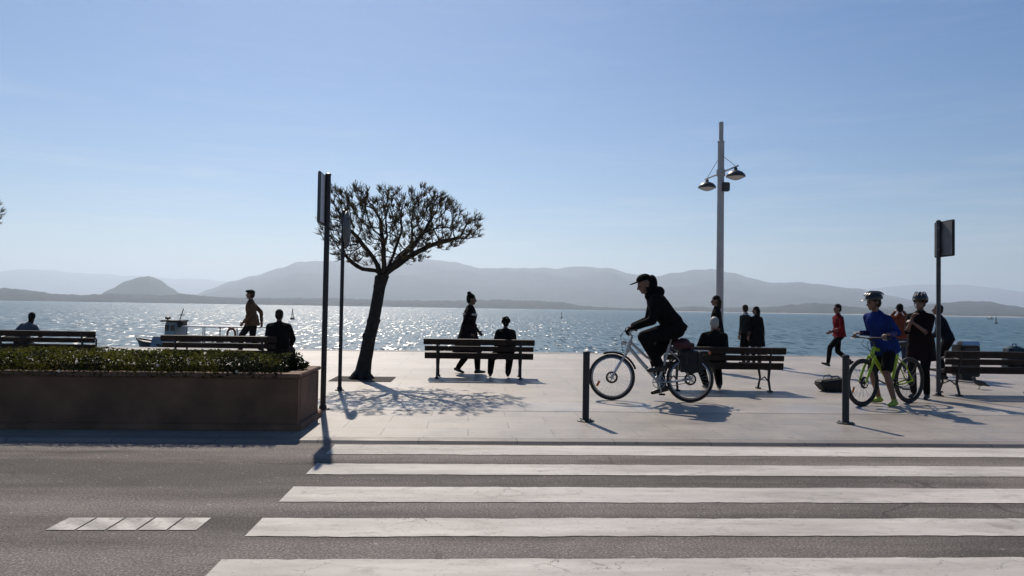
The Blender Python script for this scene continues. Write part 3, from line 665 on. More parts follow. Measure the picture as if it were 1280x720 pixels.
b = MB(); b._add([(-4, 0, 1.5), (-2, -1.2, 1.3), (3, -1.2, 1.1), (3, 1.2, 1.1), (-2, 1.2, 1.3), (-3.4, 0, -.2), (3, -.9, -.2), (3, .9, -.2)], [(0, 1, 2, 3, 4), (0, 5, 6, 2, 1), (0, 4, 3, 7, 5), (2, 6, 7, 3), (5, 7, 6)]); b.build('hull', 'house_white', t, False)
b = MB(); b.box((.2, 0, 1.8), (2.6, 1.7, 1.3), taper=.8); b.build('cabin', 'house_white', t, False, .06)

# ------------------------------------------------------------------ the tamarisk
def grow_tree(label):
    base = at(452, 474); t = thing('tamarisk_tree', label, 'tree', base); r0 = random.Random(5); k = .01466
    def P(px, py, y=0.0): return Vector(((px - 452) * k, y, (474 - py) * k))
    outline = [(399, 296), (402, 262), (413, 243), (440, 233), (470, 230), (505, 236), (540, 234), (562, 250), (578, 264), (600, 273), (599, 292), (575, 303), (545, 312), (515, 325), (492, 336), (462, 338), (428, 330), (408, 312)]
    def inside(x, y):
        c = False; n = len(outline)
        for i in range(n):
            (x1, y1), (x2, y2) = outline[i], outline[i - 1]
            if (y1 > y) != (y2 > y) and x < (x2 - x1) * (y - y1) / (y2 - y1) + x1: c = not c
        return c
    att = []
    while len(att) < 1900:
        x, y = r0.uniform(398, 602), r0.uniform(241, 340)
        if not inside(x, y): continue
        dep = 1.05 * math.sqrt(max(0, 1 - ((x - 495) / 115) ** 2)); yy = r0.uniform(-1, 1) * dep
        low = (y - 230) / 110
        if r0.random() < low * .62 + (.25 if (((x - 487) / 75) ** 2 + (yy / .8) ** 2 < .5 and low > .4) else 0): continue
        if noise.noise(P(x, y, yy) * 2.6) < -.16 and r0.random() < .8: continue
        att.append(P(x, y, yy))
    nodes = []; par = []
    trunk = [(452, 476), (453.5, 462), (457, 444), (461, 424), (465, 402), (469, 378), (472, 358), (475, 345)]
    for i, (x, y) in enumerate(trunk): nodes.append(P(x, y, .02 * math.sin(i * 1.3))); par.append(i - 1)
    def limb(start, pts):
        q = start
        for s_ in pts:
            a = nodes[q]; e = P(*s_); n = max(1, int((e - a).length / .09))
            for j in range(1, n + 1): nodes.append(a.lerp(e, j / n) + rv() * .008); par.append(q); q = len(nodes) - 1
    F_ = 7
    for pts in ([(466, 337, .1), (449, 335, .2), (434, 327, .25), (424, 316, .3)], [(468, 328, -.15), (458, 312, -.3), (446, 298, -.4)], [(476, 328, .1), (474, 305, .15), (470, 282, .2)], [(484, 330, -.1), (492, 312, -.25), (500, 290, -.3)],
                [(488, 334, .1), (508, 318, .2), (530, 304, .3), (552, 297, .3), (572, 292, .25)], [(482, 335, .2), (490, 320, .5), (506, 300, .7)], [(478, 332, -.25), (480, 315, -.6), (486, 298, -.75)], [(490, 330, -.15), (512, 310, -.35), (530, 288, -.35)]):
        limb(F_, pts)
    step, kill, infl = .085, .11, .75; alive = att[:]
    for it in range(70):
        kd = KDTree(len(nodes))
        for i, p in enumerate(nodes): kd.insert(p, i)
        kd.balance(); acc = {}; keep = []
        for a in alive:
            co, i, d = kd.find(a)
            if d < kill: continue
            keep.append(a)
            if d < infl and i >= 6: acc.setdefault(i, Vector()); acc[i] += (a - co).normalized()
        alive = keep
        if not acc: break
        for i, v in acc.items():
            v = v.normalized() + Vector((0, 0, .10)) + rv() * .28; q = nodes[i] + v.normalized() * step
            if (kd.find(q)[2]) > step * .35: nodes.append(q); par.append(i)
    n = len(nodes); kids = [[] for _ in range(n)]
    for i, q in enumerate(par):
        if q >= 0: kids[q].append(i)
    rad = [0.0] * n
    for i in range(n - 1, -1, -1):
        rad[i] = .0042 if not kids[i] else (sum(rad[c] ** 2.25 for c in kids[i])) ** (1 / 2.25)
    mx = rad[7]; sc_ = .105 / mx
    for i in range(n): rad[i] = max(.0045, rad[i] * (sc_ if rad[i] > .02 else 1 + (sc_ - 1) * rad[i] / .02))
    for i in range(8): rad[i] = [.165, .138, .124, .115, .108, .105, .112, .126][i]
    wood = MB(); twig = MB(); done = set()
    for i in range(n):                                     # chains from each fork to the next
        if i in done: continue
        if i and not (par[i] >= 0 and (len(kids[par[i]]) > 1 and kids[par[i]][0] != i)): continue
        ch = [par[i], i] if i and par[i] >= 0 else [i]; j = i; done.add(i)
        while kids[j]: j = kids[j][0]; ch.append(j); done.add(j)
        rs = [rad[q] for q in ch]
        if i: rs[0] = min(rs[0], rs[1] * 1.15)
        big = rs[0] > .02; wood.tube([nodes[q] for q in ch], rs, 12 if rs[0] > .06 else 6 if big else 4, jit=.14 if rs[0] > .05 else .0)
    for q in range(12):
        i = r0.randrange(0, 8); a = r0.uniform(0, 2 * PI); wood.blob(nodes[i] + Vector((math.cos(a), math.sin(a), 0)) * rad[i] * .8 + Vector((0, 0, r0.uniform(-.1, .1))), [rad[i] * r0.uniform(.25, .45)] * 2 + [rad[i] * r0.uniform(.5, .9)], nu=8, nv=6)
    for a in range(7):
        th = 2 * PI * a / 7 + .3; wood.tube([(0, 0, .18), (.13 * math.cos(th), .13 * math.sin(th), .07), (.24 * math.cos(th), .24 * math.sin(th), -.02)], [.09, .06, .03], 8, jit=.1)
    cen = P(490, 330)
    for i in range(n):
        if i < 60 or rad[i] > .0125: continue
        out = (nodes[i] - cen); hgt = (nodes[i].z - 2.3) / 1.2; tip = not kids[i]
        m_ = r0.randint(6, 11) if tip else (3 if r0.random() < .3 + .45 * hgt else 0)
        for q in range(m_):
            d = (out.normalized() * .9 + Vector((0, 0, .6)) + rv() * .65).normalized(); L_ = r0.uniform(.05, .15); p0 = nodes[i]; p1 = p0 + d * L_ * .55 + rv() * .01; p2 = p0 + d * L_ + Vector((0, 0, -.012)) + rv() * .018
            twig.tube([p0, p1, p2], [.0022, .002, .001], 3)
            for s_ in range(15):
                u = r0.uniform(.15, 1); c = p0.lerp(p2, u); e = c + (d + rv() * .5).normalized() * r0.uniform(.025, .06); w_ = rv() * .0032
                twig._add([c - w_, c + w_, e], [(0, 1, 2)])
    wood.build('trunk', 'bark', t); twig.build('crown', 'tamarisk_leaf', t, False)
    return t
tree0 = grow_tree('gnarled leaning tree with sparse fan crown between pole and bench')
tree1 = copy_tree(tree0); tree1.location = at_depth(-186, 12.35); tag(tree1, 'tree mostly out of frame, only its branch tip showing at far left', 'tree')
for o in (tree0, tree1): o['group'] = 'tamarisk trees along the promenade'
def pit(o):
    b = MB(); b.box((0, 0, -.001), (1.1, .9, .02)); q = b.build('tree_pit', 'soil', None, False); q.location = o.location + Vector((.03, 0, 0)); tag(q, kind='structure')
pit(tree0); pit(tree1)
# ------------------------------------------------------------------ bicycles
def bicycle(name, label, loc, rz, frame_m, style):
    t = thing(name, label, 'bicycle', loc, rz); RW = .345; fx, rx = (.69, -.455) if style == 'city' else (.66, -.43)
    bb = Vector((0, 0, .29)); hub_f = Vector((fx, 0, RW)); hub_r = Vector((rx, 0, RW))
    st = Vector((-.155, 0, .845)); ht = Vector((.415, 0, .90)); hb = Vector((.475, 0, .72))
    if style != 'city': st = Vector((-.15, 0, .74)); ht = Vector((.40, 0, .86)); hb = Vector((.445, 0, .74))
    def wheel(c, rear):
        w_ = MB(); w_.lathe([(.016, -.05), (.026, -.035), (.026, .035), (.016, .05)], c, 14, 0, Matrix.Rotation(PI / 2, 3, 'X')); wh = w_.build('wheel', 'alloy' if style == 'city' else 'steel_dark', t)
        b = MB(); b.ring(c, RW - .022, .022 if style == 'city' else .028, 'y', 56, 10); b.build('tyre', 'rubber', wh)
        b = MB(); b.ring(c, RW - .052, .012, 'y', 56, 6, flat=1.4); b.build('rim', 'alloy' if style == 'city' else 'steel_dark', wh)
        b = MB()
        for k in range(28):
            a = 2 * PI * k / 28; s_ = .03 if k % 2 else -.03; a2 = a + (.5 if k % 4 < 2 else -.5)
            b.tube([c + Vector((.024 * math.cos(a2), s_, .024 * math.sin(a2))), c + Vector(((RW - .05) * math.cos(a), 0, (RW - .05) * math.sin(a)))], .0012, 4)
        b.build('spokes', 'alloy' if style == 'city' else 'steel_dark', wh)
        b = MB(); b.ring(c + Vector((0, .04, 0)), .075, .006, 'y', 30, 4, flat=3.0)
        for k in range(5): b.tube([c + Vector((0, .04, 0)), c + Vector((.075 * math.cos(k * 1.257), .04, .075 * math.sin(k * 1.257)))], .006, 4)
        b.build('brake_disc', 'steel_dark', wh)
        if not rear: b = MB(); b.box(c + Vector((.2, 0, -.1)), (.09, .012, .035), Matrix.Rotation(.45 - PI / 2, 3, 'Y').transposed()); b.build('reflector', 'reflector', wh, False, .004)
    wheel(hub_f, False); wheel(hub_r, True)
    b = MB()
    if style == 'city':
        b.tube([ht.lerp(hb, .55), Vector((.26, 0, .58)), bb], [.026, .028, .03], 12); b.tube([ht.lerp(hb, .15), Vector((.19, 0, .66)), bb.lerp(st, .42)], .02, 12)
    else:
        b.tube([hb, bb + Vector((.02, 0, .02))], [.032, .03], 12); b.tube([ht + Vector((-.01, 0, -.03)), Vector((.12, 0, .80)), st.lerp(bb, .12)], [.026, .025, .023], 12)
    b.tube([bb, st], .021, 12); b.tube([ht, hb], .029, 12)
    for s_ in (-1, 1):
        b.tube([bb + Vector((-.03, s_ * .03, 0)), Vector((-.2, s_ * .055, .30)), hub_r + Vector((0, s_ * .06, 0))], .012, 8)
        b.tube([st.lerp(bb, .12) + Vector((0, s_ * .02, 0)), st.lerp(hub_r, .4) + Vector((0, s_ * .05, 0)), hub_r + Vector((0, s_ * .06, 0))], .010, 8)
    b.lathe([(.03, -.045), (.03, .045)], bb, 14, 0, Matrix.Rotation(PI / 2, 3, 'X')); b.build('frame', frame_m, t)
    b = MB(); cr = hb + Vector((.008, 0, -.02))
    for s_ in (-1, 1): b.tube([cr + Vector((0, s_ * .055, 0)), cr.lerp(hub_f, .55) + Vector((.008, s_ * .058, 0)), hub_f + Vector((0, s_ * .058, 0))], [.017, .019, .013], 8)
    b.tube([cr + Vector((0, -.06, .005)), cr + Vector((0, .06, .005))], .02, 8); b.tube([cr, hb], .02, 8); b.build('fork', frame_m if style != 'city' else 'bike_silver', t)
    b = MB(); sp = st + (st - bb).normalized() * .13; b.tube([st - Vector((0, 0, .02)), sp], .014, 10); b.build('seatpost', 'alloy', t)
    b = MB(); b.loft([(sp + Vector((x, 0, .035 + dz)), Vector((0, y, 0)), Vector((0, 0, h))) for x, y, h, dz in ((-.15, .05, .02, .01), (-.12, .08, .035, .012), (-.05, .075, .035, .004), (.03, .035, .028, 0), (.12, .022, .02, 0), (.15, .012, .012, -.004))]); b.build('saddle', 'saddle', t)
    b = MB(); gz = 1.06 if style == 'city' else 1.0; top = ht + (ht - hb).normalized() * .06; gx = .41 if style == 'city' else .47
    b.tube([ht, top], .016, 10); cl = Vector((gx + .06, 0, gz - .01)); b.tube([top, cl], .016, 10)
    b.tube([Vector((gx - .06 if style == 'city' else gx, -.31, gz)), Vector((gx + (.02 if style == 'city' else .02), -.2, gz)), Vector((gx + .06, -.09, gz)), cl, Vector((gx + .06, .09, gz)), Vector((gx + .02, .2, gz)), Vector((gx - .06 if style == 'city' else gx, .31, gz))], .0125, 10)
    hbz = b.build('handlebar', 'alloy' if style == 'city' else 'steel_dark', t)
    for s_ in (-1, 1):
        e = Vector((gx - .06 if style == 'city' else gx, s_ * .315, gz)); i_ = Vector((gx - (.005 if style == 'city' else -.01), s_ * .215, gz)); b = MB(); b.tube([e, i_], .0175, 10); b.build('grip', 'rubber', hbz)
        b = MB(); b.tube([i_ + Vector((.02, 0, -.005)), i_ + Vector((.05, s_ * .02, -.02)), i_.lerp(e, .8) + Vector((.055, 0, -.025))], .006, 6); b.build('brake_lever', 'alloy', hbz)
    b = MB(); b.tube([cl + Vector((.02, .05, 0)), cl + Vector((.10, .05, -.08)), hb + Vector((.06, .02, .02)), hb + Vector((0, .03, -.05))], .004, 6); b.tube([cl + Vector((.02, -.05, 0)), cl + Vector((.09, -.05, -.09)), ht + Vector((.03, -.03, -.06)), bb.lerp(hb, .6) + Vector((0, -.03, .02))], .004, 6); b.build('cables', 'rubber', t)
    ca = R(78) if style == 'city' else R(20); cv = Vector((math.cos(ca), 0, math.sin(ca))) * .17
    b = MB(); b.ring(bb + Vector((0, -.055 if False else .055, 0)), .09, .006, 'y', 32, 6)
    for k in range(5): b.tube([bb + Vector((0, .055, 0)), bb + Vector((.09 * math.cos(k * 1.257), .055, .09 * math.sin(k * 1.257)))], .007, 6)
    for s_ in (-1, 1): b.tube([bb + Vector((0, -s_ * .03, 0)), bb + Vector((0, -s_ * .075, 0)), bb + cv * s_ + Vector((0, -s_ * .085, 0))], [.014, .013, .010], 8)
    ck = b.build('crankset', 'alloy' if style == 'city' else 'steel_dark', t)
    for s_ in (-1, 1): b = MB(); b.box(bb + cv * s_ + Vector((0, -s_ * .14, 0)), (.095, .09, .022)); b.build('pedal', 'steel_dark', ck, False, .006)
    b = MB(); pth = [bb + Vector((.09 * math.cos(a), .055, .09 * math.sin(a))) for a in [PI / 2 - PI * k / 10 for k in range(11)]] + [hub_r + Vector((-.04 * math.cos(a), .055, -.04 * math.sin(a))) for a in [PI / 2 - PI * k / 8 for k in range(9)]]
    b.tube(pth, .005, 5, closed=True); b.build('chain', 'steel_dark', t)
    if style == 'city':
        b = MB(); b.ring(hub_f, RW + .025, .022, 'y', 50, 8, a0=R(70), a1=R(160), flat=.45); b.build('mudguard', 'steel_dark', t)
        b = MB(); b.ring(hub_r, RW + .025, .022, 'y', 50, 8, a0=R(10), a1=R(165), flat=.45); b.build('mudguard', 'steel_dark', t)
        b = MB(); z = .765
        for s_ in (-.05, 0, .05): b.tube([(-.24, s_, z), (-.72, s_, z)], .0075, 8)
        for x in (-.26, -.42, -.58, -.71): b.tube([(x, -.05, z), (x, .05, z)], .006, 6)
        for s_ in (-1, 1):
            b.tube([(-.30, s_ * .055, z), hub_r + Vector((.02, s_ * .065, .03))], .006, 6); b.tube([(-.62, s_ * .055, z), hub_r + Vector((-.02, s_ * .065, .03))], .006, 6)
        b.tube([(-.25, 0, z), st + Vector((-.02, 0, -.05))], .007, 6); b.build('luggage_rack', 'alloy', t)
        b = MB(); b.box((-.735, 0, .735), (.03, .08, .045)); b.build('tail_light', 'reflector', t, False, .008)
        b = MB(); b.lathe([(.035, 0), (.03, -.05), (.012, -.07)], (.545, 0, .86), 14, 0, Matrix.Rotation(R(85), 3, 'Y')); b.build('headlight', 'lamp_glass', t)
    return t
BK = at(823, 502); BK_RZ = R(180 - 9)
bicycle('city_bicycle', 'silver step-through bicycle with rear rack ridden past the bollard', BK, BK_RZ, 'bike_silver', 'city')
LB = at(1114, 505); LB_RZ = R(180 + 25)
bicycle('mountain_bicycle', 'lime green bicycle held by the rider in the blue jacket', LB, LB_RZ, 'bike_lime', 'mtb')
def rigged(name, label, cat, fn, mats, loc, rz, v=.012, parts=None, part_mats=None):
    t = thing(name, label, cat, loc, rz); b = MB(); fn(b); fused(b, 'body', mats, t, v, 3)
    if parts: q = MB(); parts(q); q.build(part_mats[0], part_mats[1], t)
    return t
def pann(s_):
    def f(b):
        b.box((-.45, s_ * .135, .60), (.30, .11, .29), taper=1.08); b.box((-.45, s_ * .135, .72), (.33, .13, .09)); b.blob((-.45, s_ * .165, .57), (.13, .05, .14))
    return f
def pstrap(s_):
    def f(b):
        for x in (-.56, -.38): b.tube([(x, s_ * .14, .77), (x, s_ * .205, .74), (x, s_ * .212, .58)], .011, 6)
    return f
for s_, lab in ((1, 'black pannier bag on the near side of the silver bicycle rack'), (-1, 'black pannier bag on the far side of the silver bicycle rack')):
    rigged('pannier_bag', lab, 'bag', pann(s_), ['pannier'], BK, BK_RZ, parts=pstrap(s_), part_mats=('straps', 'saddle'))
def rollbag(b): b.capsule((-.36, -.12, .865), .085, (-.36, .12, .865), .085); b.blob((-.30, 0, .86), (.11, .15, .075)); b.box((-.42, 0, .83), (.16, .26, .1))
rigged('rack_bag', 'dark wine red soft bag on the rack behind the silver bicycle saddle', 'bag', rollbag, ['wine_bag'], BK, BK_RZ)

# ------------------------------------------------------------------ people
SK, TOP, LEG, SHOE, EYE, ALT = range(6)
def ik(a, c, l1, l2, pole):
    d = c - a; L = min(d.length, (l1 + l2) * .998); u = d.normalized(); x = (l1 * l1 - l2 * l2 + L * L) / (2 * L); h = math.sqrt(max(0, l1 * l1 - x * x))
    q = pole - u * pole.dot(u); q = q.normalized() if q.length > 1e-5 else u.orthogonal().normalized()
    return a + u * x + q * h, a + u * L
def hand(b, wrist, d, nrm, s, curl=.5, reg=SK):
    """palm, four unequal fingers and a thumb; d = direction of the fingers, nrm = palm side, thumb on d x nrm"""
    d = d.normalized(); n = (nrm - d * nrm.dot(d)).normalized(); th = d.cross(n).normalized() * s['thumb']; k = s['s']
    for q, o in ((-.026, .0), (-.009, .004), (.009, .004), (.026, 0)): b.capsule(wrist + th * q * k * .7, .013 * k, wrist + d * (.085 + o) * k + th * q * k, .012 * k, reg, 8)
    for q, L in ((.027, .070), (.009, .080), (-.009, .074), (-.026, .058)):
        p = wrist + d * .088 * k + th * q * k; c = curl; a = d
        for seg, r in ((.45, .0092), (.32, .0085), (.26, .0078)):
            a = (a * math.cos(c) + n * math.sin(c) * 1.0) if seg == .45 else (a + n * c * .9 - d * c * .35).normalized(); a = a.normalized()
            e = p + a * L * seg * k; b.capsule(p, r * k, e, r * k * .95, reg, 8); p = e
    p = wrist + d * .028 * k + th * .026 * k; a = (d * .65 + th * .75 + n * .25).normalized(); e = p + a * .04 * k; b.capsule(p, .0125 * k, e, .0105 * k, reg, 8); b.capsule(e, .0105 * k, e + (d * .9 + n * (.2 + curl * .5) + th * .15).normalized() * .034 * k, .0085 * k, reg, 8)

def person(label, loc, rz, H=1.7, mats=('skin', 'black_cloth', 'charcoal_cloth', 'shoe', 'eye', 'pale_cloth'), pelvis=(0, 0, .93), lean=3, side=0, twist=0, head=(0, 0), hands=None, feet=None, knees=None,
           elbows=None, curl=.55, bulk=1.0, coat=None, hair=None, hat=None, sleeve=1.0, trouser=1.0, female=False, extra=None, toes=None, belly=0.0, group=None, parts=None, palm=None, scarf=False, gloves=False):
    """feet / hands: (left, right) targets in metres, local axes x right, y forward, z up"""
    s = H / 1.75; t = thing('person', label, 'person', loc, rz, group); b = MB(); P = Vector(pelvis)
    Q = Matrix.Rotation(R(-lean), 3, 'X') @ Matrix.Rotation(R(side), 3, 'Y'); u = Q @ Vector((0, 0, 1)); T = Matrix.Rotation(R(twist), 3, 'Z'); lat = Q @ (T @ Vector((1, 0, 0))); fw = Q @ (T @ Vector((0, 1, 0)))
    latp = Matrix.Rotation(R(twist * .3), 3, 'Z') @ Vector((1, 0, 0)); fwp = latp.cross(Vector((0, 0, -1))) * 1.0; fwp = Vector((0, 0, 1)).cross(latp)
    k = s * bulk; shw = (.165 if female else .185) * s
    bend = -lean * .0009 * s
    def sp(h, f=0.0): return P + u * (h * s) + fw * ((f + .012 * math.sin(h * 5)) * s)
    b.loft([(P + Vector((0, 0, -.085 * s)), latp * .11 * k, fwp * .085 * k), (P + Vector((0, 0, -.03 * s)), latp * (.175 if female else .165) * k, fwp * .118 * k), (sp(.06), lat * .160 * k, fw * .112 * k),
            (sp(.17, belly * .5), lat * (.140 if female else .152) * k, fw * (.105 + belly) * k), (sp(.31, .005), lat * (.155 if female else .168) * k, fw * (.118 if female else .112) * k),
            (sp(.40), lat * shw * .98 * bulk, fw * .104 * k), (sp(.445), lat * shw * .84 * bulk, fw * .09 * k), (sp(.485), lat * shw * .56 * bulk, fw * .075 * k), (sp(.52), lat * .075 * k, fw * .064 * k), (sp(.54), lat * .056 * s, fw * .055 * s)], TOP)
    N = sp(.515)
    hy, hp = R(head[0]), R(head[1]); HQ = (Matrix.Rotation(R(-lean * .35), 3, 'X') @ Matrix.Rotation(R(twist) + hy, 3, 'Z') @ Matrix.Rotation(-hp, 3, 'X'))
    hu, hf, hl = HQ @ Vector((0, 0, 1)), HQ @ Vector((0, 1, 0)), HQ @ Vector((1, 0, 0)); C = N + (u * .35 + hu * .65).normalized() * .155 * s + hf * .022 * s
    b.capsule(N - u * .03 * s, .058 * s, C - hu * .06 * s - hf * .015 * s, .050 * s, SK)
    if scarf: b.capsule(N - lat * .03 * s, .07 * s, N + lat * .03 * s, .07 * s, ALT)
    b.blob(C + hu * .030 * s - hf * .012 * s, (.073 * s, .093 * s, .088 * s), HQ, SK); b.blob(C - hu * .035 * s + hf * .02 * s, (.058 * s, .068 * s, .075 * s), HQ, SK); b.blob(C - hu * .088 * s + hf * .055 * s, (.026 * s, .026 * s, .022 * s), HQ, SK)
    b.capsule(C + hu * .012 * s + hf * .082 * s, .009 * s, C - hu * .030 * s + hf * .104 * s, .0135 * s, SK, 8); b.capsule(C + hu * .022 * s + hf * .074 * s - hl * .036 * s, .0105 * s, C + hu * .022 * s + hf * .074 * s + hl * .036 * s, .0105 * s, SK, 8)
    b.capsule(C - hu * .058 * s + hf * .080 * s - hl * .018 * s, .0095 * s, C - hu * .058 * s + hf * .080 * s + hl * .018 * s, .0095 * s, SK, 8)
    for q in (-1, 1):
        b.blob(C + hl * q * .074 * s - hf * .012 * s, (.011 * s, .024 * s, .033 * s), HQ, SK, 8, 6); b.blob(C + hl * q * .030 * s + hu * .006 * s + hf * .076 * s, (.012 * s, .009 * s, .008 * s), HQ, EYE, 8, 6)
    # arms
    la, lf = .285 * s, .255 * s
    hs = hands or ((-.25, .03, P.z - .10), (.25, .03, P.z - .10)); el = elbows or ((-.35, -1, 0), (.35, -1, 0))
    for q in (0, 1):
        sg = -1 if q == 0 else 1; sh_ = sp(.425) + lat * sg * shw * 1.0; e, wv_ = ik(sh_, Vector(hs[q]), la, lf, Vector(el[q])); r = .052 * k
        b.capsule(sp(.452) + lat * sg * shw * .5, .052 * k, sh_, .058 * k, TOP); b.capsule(sh_, .060 * k, e, .046 * k, TOP)
        mid = e.lerp(wv_, .9 * sleeve) if sleeve > 0 else e
        if sleeve > .05: b.capsule(e, .046 * k, mid, .036 * k, TOP)
        b.capsule(e.lerp(wv_, .0 if sleeve < .05 else .5), .034 * s, wv_, .024 * s, SK)
        fd = (wv_ - e).normalized(); pm = Vector(palm[q]) if palm else Vector((-sg, .15, 0)); fd = (fd + Vector((0, 0, -.1))).normalized()
        hand(b, wv_, fd, pm, dict(thumb=(1 if q else -1), s=s), curl, TOP if gloves else SK)
    # legs
    lt, ls = .43 * s, .42 * s
    ft = feet or ((-.10, 0, .08), (.10, 0, .08)); kn = knees or ((-.1, 1, 0), (.1, 1, 0)); tw = toes or ((-.12, 1, 0), (.12, 1, 0)); shorts = trouser < .6
    for q in (0, 1):
        sg = -1 if q == 0 else 1; hp_ = P + latp * sg * .088 * s - Vector((0, 0, .03 * s)); kk, an = ik(hp_, Vector(ft[q]), lt, ls, Vector(kn[q])); x = 1.12 if not female else 1.05
        end = hp_.lerp(kk, min(1, trouser * 2)) if shorts else kk
        b.capsule(hp_, .088 * k * x, end, (.070 if shorts else .060) * k * x, LEG)
        if shorts: b.capsule(hp_.lerp(kk, .4), .062 * s, kk, .050 * s, SK); b.capsule(kk, .050 * s, kk.lerp(an, .35), .052 * s, SK); b.capsule(kk.lerp(an, .35), .052 * s, an, .034 * s, SK)
        else: b.capsule(kk, .058 * k * x, kk.lerp(an, .35), .056 * k * x, LEG); b.capsule(kk.lerp(an, .35), .056 * k * x, an + (kk - an) * .06, .044 * k * x, LEG)
        td = Vector(tw[q]).normalized(); dn = Vector((0, 0, -1)) - td * (-td.z); dn = dn.normalized(); b.capsule(an, .042 * s, an + dn * .04 * s, .040 * s, SHOE); b.capsule(an + dn * .042 * s - td * .045 * s, .036 * s, an + dn * .046 * s + td * .06 * s, .036 * s, SHOE); b.capsule(an + dn * .046 * s + td * .05 * s, .036 * s, an + dn * .056 * s + td * .145 * s, .026 * s, SHOE)
    if coat:                                              # skirts of a coat or jacket: (length, flare, hem offset forward)
        ln, fl, off = coat; b.loft([(sp(.16), lat * .165 * k, fw * .128 * k), (P + Vector((0, 0, 0)), latp * .19 * k, fwp * .142 * k), (P + Vector((0, off, -ln * s)), latp * (.19 + fl) * k, fwp * (.145 + fl) * k)], TOP)
    if extra: extra(b, dict(P=P, sp=sp, lat=lat, fw=fw, u=u, N=N, C=C, s=s, hu=hu, hf=hf, hl=hl))
    body = fused(b, 'body', list(mats), t, .0085, 2)
    pos = lambda x, y, z: C + (hl * x + hf * y + hu * z) * s
    if hair:
        kind, hm_ = hair; b = MB(); b.blob(pos(0, -.022, .045), (.083 * s, .096 * s, .090 * s), HQ); b.blob(pos(0, -.055, -.005), (.078 * s, .062 * s, .085 * s), HQ)
        if kind == 'bun': b.blob(pos(0, -.06, .135), (.048 * s, .048 * s, .042 * s), HQ)
        if kind == 'long': b.capsule(pos(0, -.07, -.02), .072 * s, pos(0, -.075, -.15), .055 * s)
        if kind == 'pony': b.capsule(pos(0, -.11, .03), .03 * s, pos(0, -.14, -.10), .022 * s)
        if kind == 'curly':
            for q in range(30):
                v = rv(); v.z = abs(v.z) * 1.1 - .25; v = v.normalized(); b.blob(pos(v.x * .09, -.03 + v.y * .095, .045 + v.z * .10), (.03 * s,) * 3, None, 0, 8, 6)
        me_ = fused(b, 'hair', [hm_], t, .009, 2)
        cut = MB()
    if hat:
        kind, hm_ = hat[:2]; b = MB()
        if kind == 'cap':
            b.blob(pos(0, -.012, .062), (.088 * s, .103 * s, .078 * s), HQ, zmin=-.15); b.blob(pos(0, .105, .060), (.066 * s, .085 * s, .010 * s), HQ); fused(b, 'cap', [hm_], t, .008, 2)
        elif kind == 'flat':
            b.blob(pos(0, .005, .075), (.096 * s, .125 * s, .05 * s), HQ, zmin=-.5); b.blob(pos(0, -.012, .062), (.086 * s, .1 * s, .05 * s), HQ, zmin=-.3); fused(b, 'cap', [hm_], t, .008, 2)
        elif kind == 'helmet':
            g_ = hat[2] if len(hat) > 2 else 1.0
            b.blob(pos(0, -.018, .062), (.104 * s * g_, .135 * s * g_, .098 * s * g_), HQ, zmin=-.22); h_ = fused(b, 'helmet', [hm_], t, .008, 2)
            b = MB()
            for q in (-.05, 0, .05): b.tube([pos(q * g_, (-.018 + .14 * math.cos(a)) * g_, .062 + .103 * math.sin(a) * g_) for a in [R(25 + 13 * i) for i in range(11)]], .009 * s, 6)
            b.build('vent_ribs', hm_, h_); b = MB(); b.blob(pos(0, .128 * g_, .050), (.075 * s, .06 * s, .010 * s), HQ); b.build('visor', hat[3] if len(hat) > 3 else hm_, h_)
            b = MB()
            for q in (-1, 1): b.tube([pos(q * .088, .0, .04), pos(q * .078, .02, -.05), pos(q * .02, .035, -.118)], .006 * s, 6)
            b.build('chin_strap', 'saddle', h_)
    if parts: parts(t, dict(P=P, sp=sp, lat=lat, fw=fw, u=u, N=N, C=C, s=s, hu=hu, hf=hf, hl=hl, pos=pos))
    return t
LEFT, RIGHT, AWAY = R(90), R(-90), 0.0
G_ = None
def mats(top, legs, skin='skin', shoe='shoe', alt='pale_cloth'): return (skin, top, legs, shoe, 'eye', alt)

# rider of the silver bicycle: (x right, y forward) in the bicycle's frame
def hood(b, q):
    b.capsule(q['sp'](.49, -.10) - q['lat'] * .06, .085, q['sp'](.49, -.10) + q['lat'] * .06, .085, TOP); b.blob(q['C'] - q['hf'] * .105 - q['hu'] * .025, (.115, .085, .135), None, TOP); b.blob(q['C'] - q['hf'] * .05 - q['hu'] * .07, (.10, .09, .09), None, TOP); b.capsule(q['N'] - q['lat'] * .03 + q['fw'] * .03, .075, q['N'] + q['lat'] * .03 + q['fw'] * .03, .075, TOP)
    b.loft([(q['sp'](.16), q['lat'] * .17, q['fw'] * .125), (q['sp'](.0), q['lat'] * .195, q['fw'] * .145), (q['sp'](-.09), q['lat'] * .20, q['fw'] * .155)], TOP)
person('rider with dark cap and hooded jacket pedalling the silver bicycle', BK, BK_RZ - PI / 2, 2.0, mats('black_cloth', 'black_cloth'), pelvis=(0, -.23, 1.11), lean=36, head=(4, 8), gloves=True, hands=((-.235, .385, 1.10), (.235, .385, 1.10)), elbows=((-.5, -.3, -.6), (.5, -.3, -.6)),
       feet=((-.14, .0, .545), (.14, -.07, .215)), knees=((-.25, 1, .3), (.2, 1, .3)), toes=((0, 1, -.08), (0, 1, -.25)), curl=1.0, bulk=1.26, hair=None, hat=('cap', 'black_cloth'), extra=hood, palm=((0, .2, -1), (0, .2, -1)))
